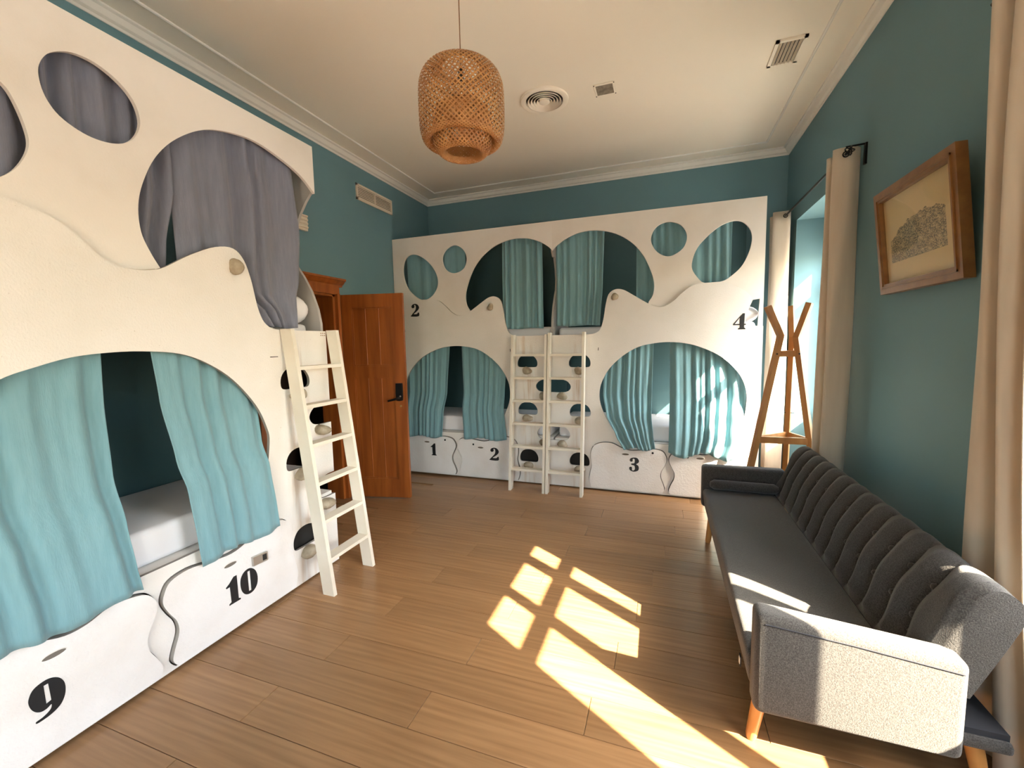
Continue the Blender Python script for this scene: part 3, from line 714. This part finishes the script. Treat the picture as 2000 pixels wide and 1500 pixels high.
# ================================================================== LADDERS
def ladder(fr, u0, u1, top, foot, label, stamp=False):
    """two plank stringers leaning on the board, six treads"""
    L_ = thing('bunk_ladder', label, 'ladder', fr((u0 + u1) / 2, 0, foot / 2), 'white wooden bunk ladders')
    t = 0.026; dep = 0.085; dtop = 0.006
    def back(v): return lerp(foot - dep, dtop, v / top)
    for a in (u0, u1 - t):
        prof = [(back(0), 0.0), (back(0) + dep, 0.0), (back(top) + dep, top), (back(top), top)]
        obj('stringer', MB().plate(lambda d, v, u: fr(u, v, d), [prof], a, a + t), 'ladder', L_)
    for v in (1.405, 1.166, 0.927, 0.688, 0.449, 0.21):
        prof = [(back(v) + 0.006, v), (back(v) + dep - 0.003, v), (back(v) + dep - 0.003, v + 0.022), (back(v) + 0.006, v + 0.022)]
        obj('tread', MB().plate(lambda d, vv, u: fr(u, vv, d), [prof], u0 + t, u1 - t), 'ladder', L_)
    if stamp:
        st = MB()
        for i in range(4):
            for j in range(2):
                cu, cv = 0.045 - i * 0.016, 1.635 - j * 0.014
                st.plate(fr, [[(cu + .004 * math.cos(a), cv + .004 * math.sin(a)) for a in [k * PI / 3 for k in range(6)]]], 0.0, 0.0015)
        obj('stamp_dots', st, 'gilt', L_, label='small stamp of eight dots')
    return L_
ladder(FL, -0.022, 0.378, 1.655, 0.295, 'white ladder leaning on the bunk with drawers 9 and 10', True)
ladder(F1, 0.037, 0.428, 1.63, 0.275, 'white ladder nearer the door, of the pair on the far bunks')
ladder(F2, -0.029, 0.352, 1.645, 0.275, 'white ladder nearer the window, of the pair on the far bunks')

# ================================================================== DOOR
hx, hy = XL + 0.02, 3.47
ex, ey = -2.388, 3.600
du = Vector((ex - hx, ey - hy, 0)); dw = du.length; du.normalize()
dn = Vector((du.y, -du.x, 0))           # towards the camera
def DP(a, z, d): return Vector((hx, hy, 0)) + du * a + dn * d + Vector((0, 0, z))
door = thing('door_1', 'varnished reddish wooden door standing open', None, (hx, hy, 0), kind='structure')
def dplate(name, a0, a1, z0, z1, d0, d1, m='door', par=door):
    return obj(name, MB().plate(DP, [[(a0, z0), (a1, z0), (a1, z1), (a0, z1)]], d0, d1), m, par)
ST = 0.105
dplate('stile', 0, ST, 0.008, 2.05, -.02, .02)
dplate('stile', dw - ST - .01, dw, 0.008, 2.05, -.02, .02)
for z0, z1 in ((0.008, 0.20), (1.235, 1.345), (1.925, 2.05)): dplate('rail', ST, dw - ST - .01, z0, z1, -.019, .019)
pw = (dw - 2 * ST - .01) / 3
for z0, z1 in ((0.20, 1.235), (1.345, 1.925)):
    for k in range(3):
        a = ST + k * pw
        dplate('door_board', a + .002, a + pw - .002, z0, z1, -.008, .006)
    for k in (1, 2): obj('bead', MB().tube([DP(ST + k * pw, z0, .006), DP(ST + k * pw, z1, .006)], .0045, 8), 'door', door, smooth=60)
    for a0, a1, y0, y1 in ((ST, dw - ST - .01, z0, z0 + .014), (ST, dw - ST - .01, z1 - .014, z1), (ST, ST + .012, z0, z1), (dw - ST - .022, dw - ST - .01, z0, z1)):
        dplate('moulding', a0, a1, y0, y1, .004, .013)
lk = obj('electronic_lock', MB().plate(DP, [curve([(dw - .095, 1.02), (dw - .095, 1.16), (dw - .085, 1.172), (dw - .04, 1.172), (dw - .03, 1.16), (dw - .03, 1.02), (dw - .045, 1.0), (dw - .08, 1.0)], True, 3)], .02, .045), 'iron', door, label='black electronic lock plate')
obj('lever', MB().tube([DP(dw - .06, 1.03, .04), DP(dw - .06, 1.03, .075), DP(dw - .085, 1.022, .082), DP(dw - .165, 1.002, .08)], [.013, .012, .011, .010], 10), 'iron', lk, smooth=60)
obj('lock_button', MB().tube([DP(dw - .05, 1.045, .045), DP(dw - .05, 1.045, .049)], .008, 10), 'chrome', lk)
obj('keyhole', MB().tube([DP(dw - .058, 0.945, .02), DP(dw - .058, 0.945, .025)], .011, 10), 'brass', door)
# casing with a cornice
cas = obj('trim_5', MB().box(XL, XL + .035, DY1, DY1 + .035, 0, 2.06).box(XL, XL + .035, DY0 - .09, DY0, 0, 2.06).box(XL, XL + .03, DY0 - .09, DY1 + .035, 2.05, 2.15), 'door', kind='structure', label='wooden door casing with cornice')
cor = [(0, 2.125), (.03, 2.125), (.035, 2.14), (.05, 2.15), (.072, 2.175), (.085, 2.182), (.085, 2.20), (0, 2.20)]
obj('cornice', prism(MB(), cor, DY0 - .14, DY1 + .075, lambda t, a, b: (XL + a, t, b)), 'door', cas)
obj('door_jamb', MB().box(XL - .2, XL, DY1 - .03, DY1, 0, DH).box(XL - .2, XL, DY0, DY0 + .03, 0, DH).box(XL - .2, XL, DY0, DY1, DH - .03, DH), 'door', cas)

# ================================================================== SOFA
SF = thing('sofa_bed', 'charcoal tweed sofa bed with tufted reclined back and wooden legs', 'sofa', (0.68, 2.58, 0))
def seat_warp(c):
    x, y, z = c
    t = max(-1, min(1, (y - 2.58) / 0.92)); s = max(-1, min(1, (x - 0.555) / 0.25))
    crown = 0.016 * (1 - t ** 4) * (1 - s ** 4) if z > 0.38 else 0
    fx = -0.02 * (z - 0.25) / 0.16 if x < 0.45 else 0
    return (x + fx, y, z + crown)
bm = bmesh.new(); bmesh.ops.create_cube(bm, size=1)
for v in bm.verts: v.co = Vector((0.562 + v.co.x * 0.48, 2.58 + v.co.y * 1.84, 0.325 + v.co.z * 0.15))
bmesh.ops.bevel(bm, geom=bm.edges[:], offset=0.028, segments=4, affect='EDGES', profile=0.5)
for ax, n in ((Vector((0, 1, 0)), 14), (Vector((1, 0, 0)), 8)):
    lo, hi = (1.70, 3.46) if ax.y else (0.36, 0.77)
    for k in range(n):
        t = lerp(lo, hi, k / (n - 1))
        bmesh.ops.bisect_plane(bm, geom=bm.verts[:] + bm.edges[:] + bm.faces[:], plane_co=ax * t, plane_no=ax)
bm.verts.index_update()
seat = MB().add([seat_warp(v.co) for v in bm.verts], [[v.index for v in f.verts] for f in bm.faces]); bm.free()
obj('seat', seat, 'sofa', SF, smooth=50)
# tufted back
FOLDS = [1.82 + 0.1465 * k for k in range(12)]
PROF = [(0.795, 0.395), (0.825, 0.455), (0.862, 0.545), (0.893, 0.625), (0.918, 0.69), (0.938, 0.733), (0.960, 0.755), (0.988, 0.760), (1.02, 0.742), (1.052, 0.705), (1.045, 0.675), (1.00, 0.56), (0.93, 0.395)]
pr = curve(PROF, False, 5)
cum = [0.0]
for a, b in zip(pr, pr[1:]): cum.append(cum[-1] + math.dist(a, b))
NF = 40                                           # front part of the profile that is padded
y0s, y1s = 1.645, 3.525
ny = 260; rings = []
def puff(y, s):
    """padding height: channels between folds, pinched where the buttons sit"""
    e = 1.0
    near = 1e9; kf = None
    for f in FOLDS:
        fy = f + 0.016 * math.sin(2 * PI * (s - 0.13) / 0.30)
        if abs(y - fy) < near: near = abs(y - fy)
    ch = min(1.0, near / 0.07) ** 0.5
    ends = min(1.0, (y - y0s) / 0.03, (y1s - y) / 0.03)
    win = min(1.0, s / 0.05) * min(1.0, max(0.0, (0.47 - s)) / 0.14)
    return max(0.0, win) * max(0, ends) * (0.048 * ch - 0.014)
for i in range(ny + 1):
    yy = lerp(y0s, y1s, i / ny); ring = []
    for j, (x, z) in enumerate(pr):
        a = pr[max(j - 1, 0)]; b = pr[min(j + 1, len(pr) - 1)]
        tx, tz = b[0] - a[0], b[1] - a[1]; ln = math.hypot(tx, tz)
        nx, nz = -tz / ln, tx / ln
        h = puff(yy, cum[j]) if cum[j] < 0.47 else 0
        ring.append((x + nx * h, yy, z + nz * h))
    rings.append(ring)
obj('backrest', MB().loft(rings), 'sofa', SF, smooth=50)
for f in FOLDS:
    for s_, in ((0.155,), (0.30,)):
        j = min(range(len(cum)), key=lambda q: abs(cum[q] - s_)); x, z = pr[j]
        fy = f + 0.016 * math.sin(2 * PI * (s_ - 0.13) / 0.30)
        obj('button', MB().lathe([(0.013, 0.004), (0.0125, -0.006), (0.007, -0.011), (0.0005, -0.012)], (x - .001, fy, z + .0), 10, 'X'), 'sofa', SF, smooth=60)
# arms
def arm(y0, y1, x0, x1, z0, zf, zb):
    def wp(c):
        x, y, z = c; t = (x - x0) / (x1 - x0); k = (z - z0) / (zf - z0)
        return (x, y, z0 + k * (lerp(zf, zb, t) - z0))
    return MB().rbox(x0, x1, y0, y1, z0, zf, 0.028, 4, wp)
obj('armrest', arm(1.575, 1.675, 0.318, 0.895, 0.225, 0.600, 0.548), 'sofa', SF, smooth=50)
obj('armrest', arm(3.49, 3.59, 0.300, 0.862, 0.250, 0.575, 0.580), 'sofa', SF, smooth=50)
obj('arm_seam', MB().tube([(0.345, 1.574, 0.566), (0.60, 1.574, 0.546), (0.875, 1.574, 0.517)], 0.0022, 6), 'sofa_base', SF)
obj('base_frame', MB().rbox(0.36, 1.06, 1.66, 3.50, 0.215, 0.252, 0.012, 2), 'sofa', SF)
obj('base_lining', MB().box(0.82, 1.055, 1.68, 3.48, 0.251, 0.272), 'sofa_base', SF, label='dark lining of the rear frame')
for (a, b) in (((0.375, 1.715, 0.24), (0.342, 1.725, 0.0)), ((0.375, 3.44, 0.24), (0.345, 3.425, 0.0)), ((0.985, 1.72, 0.215), (1.025, 1.70, 0.0)), ((0.985, 3.40, 0.215), (1.025, 3.42, 0.0))):
    obj('leg', MB().tube([a, Vector(a).lerp(Vector(b), .93), b], [0.027, 0.020, 0.016], 14), 'leg', SF, smooth=50)
obj('strap_tag', MB().box(0.300, 0.304, 1.735, 1.762, 0.275, 0.315), 'hole', SF, label='small black and white strap tag')
obj('strap_print', MB().box(0.298, 0.3005, 1.740, 1.757, 0.283, 0.307), 'trim', SF)
# bolster on the far end
bs = MB(); rr = []
for i in range(17):
    t = i / 16; x = lerp(0.352, 0.800, t); e = min(1, min(t, 1 - t) / 0.06); e = math.sqrt(1 - (1 - e) ** 2) if e < 1 else 1
    rr.append([(x, 3.435 + 0.042 * (0.55 + .45 * e) * math.cos(a), 0.456 + 0.037 * (0.5 + .5 * e) * math.sin(a)) for a in [2 * PI * k / 18 for k in range(18)]])
obj('bolster_cushion', bs.loft(rr), 'sofa', smooth=50, label='charcoal bolster cushion lying against the far sofa arm', cat='cushion')

# ================================================================== COAT STAND
CS = thing('coat_stand', 'honey wood coat stand with three flared legs behind the sofa', 'coat stand', (0.92, 3.75, 0))
legs = [((0.738, 3.68, 1.782), (0.834, 3.70, 1.560), (0.566, 3.66, 0.0)),
        ((1.006, 3.68, 1.795), (0.938, 3.70, 1.545), (1.165, 3.69, 0.0)),
        ((0.950, 3.93, 1.785), (0.935, 3.80, 1.545), (0.985, 4.06, 0.0))]
for tp, kn, ft in legs:
    mb = MB()
    tp, kn, ft = Vector(tp), Vector(kn), Vector(ft)
    out = Vector((kn.x - 0.9, kn.y - 3.73, 0)).normalized(); sd = out.cross(Vector((0, 0, 1)))
    rings = []
    for p, a in ((ft, kn - ft), (kn, None), (tp, tp - kn)):
        dirn = ((kn - ft).normalized() + (tp - kn).normalized()) if a is None else a
        dirn = dirn.normalized(); s_ = (sd - dirn * sd.dot(dirn)).normalized(); n_ = dirn.cross(s_)
        w, t = 0.020, 0.018
        rings.append([p + s_ * i * t + n_ * j * w for i, j in ((-1, -1), (1, -1), (1, 1), (-1, 1))])
    obj('leg', mb.loft(rings), 'pine', CS)
def at_z(i, z):
    tp, kn, ft = (Vector(q) for q in legs[i]); return ft.lerp(kn, z / kn.z)
for z, w in ((1.425, .045), (0.765, .05)):
    for i, j in ((0, 1), (1, 2), (2, 0)):
        obj('brace', MB().bar(at_z(i, z), at_z(j, z), w, 0.018, (0, 0, 1)), 'pine', CS)
for i in (0, 1):
    p = at_z(i, 1.425) + Vector((0, -.014, 0)); obj('screw', MB().tube([p, p + Vector((0, -.012, 0))], .006, 8), 'iron', CS)
p = at_z(2, 0.95); obj('peg', MB().tube([p + Vector((-.04, -.01, 0)), p + Vector((.04, -.01, 0))], .003, 6), 'iron', CS)

# ================================================================== CURTAINS OF THE WINDOWS
FW = Fr((XR, 0, 0), (0, 1, 0), (-1, 0, 0))       # u = y, d = distance from the wall
WG = 'cream window curtains'
def window_curtain(path, spread, label, seed, anchor=None, narrow=0.0):
    """heavy pleated curtain: path of (y, distance from the wall) stacked folds, opening out a little towards the hem"""
    P = curve(path, False, 6); yc = anchor or sum(p[0] for p in P) / len(P); rows = []
    for i in range(25):
        z = lerp(2.745, 0.02, i / 24); k = 1 + spread * (1 - z / 2.745) ** 2.8; kd = 1 - narrow * (1 - z / 2.745)
        rows.append([FW(yc + (y_ - yc) * k + .006 * math.sin(3 * z + seed + j * .25), z, d_ * kd + .005 * math.sin(2.2 * z + j * .3 + seed)) for j, (y_, d_) in enumerate(P)])
    o = obj('window_curtain', MB().grid(rows), 'cream_cloth', smooth=180, label=label, cat='curtain', group=WG, recalc=False)
    o.modifiers.new('thickness', 'SOLIDIFY').thickness = 0.004
window_curtain([(3.425, .015), (3.40, .05), (3.388, .10), (3.392, .15), (3.42, .165), (3.445, .12), (3.47, .06), (3.50, .045), (3.53, .09), (3.545, .15), (3.575, .16), (3.60, .11), (3.615, .06)], 0.12,
               'long cream curtain between the picture and the coat stand', 1)
window_curtain([(4.83, .055), (4.805, .08), (4.80, .13), (4.805, .19), (4.83, .205), (4.86, .15), (4.89, .08), (4.93, .07), (4.96, .13), (4.98, .19), (5.02, .19), (5.05, .12), (5.10, .07)], 0.15,
               'sunlit cream curtain between the far bunk and the window', 2)
window_curtain([(2.06, .03), (2.045, .08), (2.02, .145), (1.985, .15), (1.965, .09), (1.945, .055), (1.92, .09), (1.905, .15), (1.88, .16), (1.86, .10), (1.84, .065), (1.82, .10), (1.81, .15)], 0.75,
               'cream curtain at the picture edge beside the near sofa arm', 3, 2.06, 0.35)
def rod(y0, y1, z, label, rings, finial=True):
    r = thing('curtain_rod', label, 'curtain rod', (XR - .1, (y0 + y1) / 2, z), 'black iron curtain rods')
    obj('rod', MB().tube([(XR - .11, y0, z), (XR - .11, y1, z)], .0085, 10), 'iron', r, smooth=60)
    for y in ((y0 + .045, y1 - .03)):
        obj('bracket', MB().tube([(XR - .11, y, z), (XR - .11, y, z + .045), (XR - .012, y, z + .05)], .006, 8).box(XR - .012, XR, y - .012, y + .012, z - .075, z + .055), 'iron', r)
    if finial:
        k = MB()
        for a in range(5):
            q = 2 * PI * a / 5
            k.tube([(XR - .11 + .026 * math.cos(t) * math.cos(q), y0 - .012 + .026 * math.sin(t), z + .026 * math.cos(t) * math.sin(q)) for t in [-PI / 2 + PI * s / 8 for s in range(9)]], .0042, 6)
        obj('finial', k, 'iron', r, label='openwork ball finial')
    for y in rings:
        obj('eyelet', MB().lathe([(.020, -.002), (.020, .002), (.013, .002), (.013, -.002), (.020, -.002)], (XR - .11, y, z), 16, 'Y'), 'iron', r)
rod(3.345, 5.12, 2.70, 'black rod with ball finial over the window behind the coat stand', (4.80, 4.88, 4.95, 3.385, 3.45, 3.54))
rod(0.35, 2.10, 2.70, 'black rod above the near sofa arm', (1.82, 1.90, 1.975))

# ================================================================== PICTURE
PF = thing('framed_picture', 'old engraving of a hill town in a brown wooden frame', 'picture', (XR - .04, 2.62, 1.77))
py0, py1, ph_ = 2.258, 2.955, 0.535
tilt = 0.06
def PP(a, b, d):                                    # a along the wall from the near edge, b up, d out of the wall
    return Vector((XR - 0.012 - d - tilt * b / ph_, py0 + a, 1.770 + b))
pw_ = py1 - py0; fwid = 0.052
def pplate(name, quad, d0, d1, m): return obj(name, MB().plate(PP, [quad], d0, d1), m, PF)
o, i_ = fwid, fwid
for nm, q in (('frame_side', [(0, 0), (o, o), (o, ph_ - o), (0, ph_)]), ('frame_side', [(pw_, 0), (pw_, ph_), (pw_ - o, ph_ - o), (pw_ - o, o)]),
              ('frame_side', [(0, 0), (pw_, 0), (pw_ - o, o), (o, o)]), ('frame_side', [(0, ph_), (o, ph_ - o), (pw_ - o, ph_ - o), (pw_, ph_)])):
    pplate(nm, q, 0.0, 0.040, 'gilt')
for a0, a1, b0, b1 in ((.030, .040, .03, ph_ - .03), (pw_ - .040, pw_ - .030, .03, ph_ - .03), (.03, pw_ - .03, .030, .040), (.03, pw_ - .03, ph_ - .040, ph_ - .030)):
    pplate('frame_bead', [(a0, b0), (a1, b0), (a1, b1), (a0, b1)], 0.036, 0.046, 'gilt')
pr_ = pplate('engraving', [(o - .004, o - .004), (pw_ - o + .004, o - .004), (pw_ - o + .004, ph_ - o + .004), (o - .004, ph_ - o + .004)], 0.012, 0.018, 'print')
uvl = pr_.data.uv_layers.new(name='UVMap')
for lp in pr_.data.loops:
    c = pr_.data.vertices[lp.vertex_index].co + ORG[pr_.name]
    uvl.data[lp.index].uv = (1 - (c.y - py0 - o) / (pw_ - 2 * o), (c.z - 1.770 - o) / (ph_ - 2 * o))
obj('picture_glass', MB().plate(PP, [[(o - .003, o - .003), (pw_ - o + .003, o - .003), (pw_ - o + .003, ph_ - o + .003), (o - .003, ph_ - o + .003)]], 0.024, 0.026), 'glass', PF)
obj('hanging_wire', MB().tube([PP(.24, ph_ - .01, .004), (XR - .006, py0 + .36, 1.77 + ph_ + .055), PP(.48, ph_ - .01, .004)], .0022, 6), 'iron', PF)

# ================================================================== PENDANT LAMP
LC = (-0.909, 1.928)
LP = thing('pendant_lamp', 'woven bamboo pendant lamp hanging from the ceiling', 'lamp', (LC[0], LC[1], 2.43))
def weave(prof, n, width, twist, lift=0.0012):
    """two families of crossing bamboo strips on a surface of revolution"""
    P = curve(prof, False, 4); mb = MB()
    cu = [0.0]
    for a, b in zip(P, P[1:]): cu.append(cu[-1] + math.dist(a, b))
    for sg in (1, -1):
        for k in range(n):
            rows = []
            for (r, z), c in zip(P, cu):
                a = 2 * PI * k / n + sg * twist * c
                rr_ = r + sg * lift; half = width / max(r, .03) / 2
                rows.append([(LC[0] + rr_ * math.cos(a - half), LC[1] + rr_ * math.sin(a - half), z), (LC[0] + rr_ * math.cos(a + half), LC[1] + rr_ * math.sin(a + half), z)])
            mb.grid(rows)
    return mb
def disc(r, z, n=15, w=0.006):
    mb = MB()
    for sg in (0, 1):
        for k in range(n):
            t = lerp(-r * .95, r * .95, k / (n - 1)); h = math.sqrt(max(r * r - t * t, 0))
            a = PI / 4 + sg * PI / 2; ca, sa = math.cos(a), math.sin(a)
            q = [(t - w / 2, -h), (t + w / 2, -h), (t + w / 2, h), (t - w / 2, h)]
            mb.add([(LC[0] + x * ca - y * sa, LC[1] + x * sa + y * ca, z + sg * .0015) for x, y in q], [(0, 1, 2, 3)])
    return mb
outer = [(0.088, 2.828), (0.125, 2.826), (0.158, 2.812), (0.182, 2.785), (0.196, 2.745), (0.200, 2.69), (0.200, 2.60), (0.197, 2.545), (0.188, 2.508)]
band = [(0.188, 2.508), (0.178, 2.494), (0.165, 2.490), (0.152, 2.496), (0.146, 2.512), (0.144, 2.54)]
inner = [(0.085, 2.66), (0.115, 2.65), (0.132, 2.62), (0.139, 2.56), (0.138, 2.50), (0.130, 2.468), (0.117, 2.45)]
iband = [(0.117, 2.45), (0.107, 2.441), (0.095, 2.440), (0.086, 2.448), (0.083, 2.465)]
obj('outer_shade', weave(outer, 50, 0.0092, 5.5), 'bamboo', LP, kind='stuff', recalc=False, label='domed outer shade of crossed bamboo strips')
obj('outer_rim', weave(band, 60, 0.0112, 9.0), 'bamboo', LP, kind='stuff', recalc=False, label='dense turned-in lower rim')
obj('inner_shade', weave(inner, 38, 0.0092, 7.5), 'bamboo', LP, kind='stuff', recalc=False, label='smaller inner shade')
obj('inner_rim', weave(iband, 44, 0.0092, 12.0), 'bamboo', LP, kind='stuff', recalc=False)
obj('top_grid', disc(0.09, 2.828, 10, .0045), 'bamboo', LP, kind='stuff', recalc=False)
obj('inner_top_grid', disc(0.088, 2.66), 'bamboo', LP, kind='stuff', recalc=False)
obj('lamp_holder', MB().lathe([(0.004, .05), (.012, .045), (.013, 0), (.0, -.005)], (LC[0], LC[1], 2.78), 12), 'black', LP, smooth=50)
obj('cord', MB().tube([(LC[0], LC[1], 2.825), (LC[0], LC[1], HC)], .0024, 8), 'gilt', LP)
obj('ceiling_rose', MB().lathe([(.0, -.03), (.04, -.028), (.05, -.01), (.05, 0)], (LC[0], LC[1], HC), 20), 'trim', LP, smooth=50)

# ================================================================== CEILING AND WALL FITTINGS
V1 = thing('ceiling_diffuser', 'round ceiling air diffuser with concentric rings', 'air vent', (-0.92, 3.50, HC))
cc = (-0.92, 3.50, HC)
obj('flange', MB().lathe([(.192, 0), (.190, -.012), (.178, -.018), (.150, -.014), (.146, 0)], cc, 40), 'ceiling', V1, smooth=50)
obj('duct', MB().lathe([(.150, -.0005), (.0, -.0005)], cc, 32), 'vdark', V1)
for r in (.136, .112, .088, .064):
    obj('ring', MB().lathe([(r, -.018), (r - .012, -.003), (r - .015, -.004), (r - .003, -.020), (r, -.018)], cc, 36), 'ceiling', V1, smooth=50)
obj('core', MB().lathe([(.042, -.004), (.042, -.018), (.03, -.024), (.0, -.024)], cc, 24), 'ceiling', V1, smooth=50)

V2 = thing('ceiling_vent', 'rectangular slatted ceiling vent near the right wall', 'air vent', (0.766, 3.54, HC))
x0, x1, y0, y1 = 0.675, 0.858, 3.395, 3.68
fr_ = MB().box(x0, x1, y0, y0 + .022, HC - .012, HC).box(x0, x1, y1 - .022, y1, HC - .012, HC).box(x0, x0 + .022, y0, y1, HC - .012, HC).box(x1 - .022, x1, y0, y1, HC - .012, HC)
obj('frame', fr_, 'ceiling', V2)
obj('duct', MB().box(x0 + .02, x1 - .02, y0 + .02, y1 - .02, HC - .002, HC - .0005), 'vdark', V2)
for k in range(6):
    x = lerp(x0 + .034, x1 - .034, k / 5)
    obj('slat', MB().bar((x, y0 + .02, HC - .008), (x, y1 - .02, HC - .008), .003, .018, (1, 0, .7)), 'vent', V2)
V3 = thing('ceiling_speaker', 'small grey perforated ceiling panel beside the round diffuser', 'ceiling panel', (-0.44, 3.52, HC))
obj('plate', MB().rbox(-.525, -.365, 3.44, 3.60, HC - .008, HC, .004, 1), 'ceiling', V3)
obj('mesh_panel', MB().box(-.508, -.382, 3.457, 3.583, HC - .0095, HC - .007), mat('grey_mesh', (0.30, 0.26, 0.20), 0.8, (0.16, 0.13, 0.10), 30), V3)
for sx in (-.519, -.371):
    for sy in (3.446, 3.594): obj('screw', MB().lathe([(.0, -.011), (.004, -.0105), (.005, -.008)], (sx, sy, HC), 8), 'iron', V3)

V4 = thing('wall_grille', 'cream louvred air grille high on the teal left wall', 'air vent', (XL, 4.10, 3.07))
g0, g1, z0, z1 = 3.79, 4.41, 3.072, 3.235
f = MB().box(XL, XL + .014, g0, g1, z0, z0 + .022).box(XL, XL + .014, g0, g1, z1 - .022, z1).box(XL, XL + .014, g0, g0 + .022, z0, z1).box(XL, XL + .014, g1 - .022, g1, z0, z1).box(XL, XL + .014, 4.09, 4.105, z0, z1)
obj('frame', f, 'vent', V4)
obj('duct', MB().box(XL, XL + .001, g0 + .02, g1 - .02, z0 + .02, z1 - .02), 'vdark', V4)
for a, b in ((g0 + .02, 4.09), (4.105, g1 - .02)):
    for k in range(7):
        z = lerp(z0 + .031, z1 - .031, k / 6)
        obj('slat', MB().bar((XL + .007, a, z), (XL + .007, b, z), .015, .003, (.6, 0, -1)), 'vent', V4)
V5 = thing('wall_vent', 'small cream louvred box on the left wall behind the slate-curtained bunk', 'air vent', (XL, 2.98, 2.58))
obj('box', MB().box(XL, XL + .03, 2.86, 3.085, 2.575, 2.705), 'vent', V5)
for k in range(4):
    z = 2.595 + k * .032
    obj('slat', MB().rbox(XL + .03, XL + .045, 2.865, 3.08, z, z + .016, .003, 1), 'vent', V5)
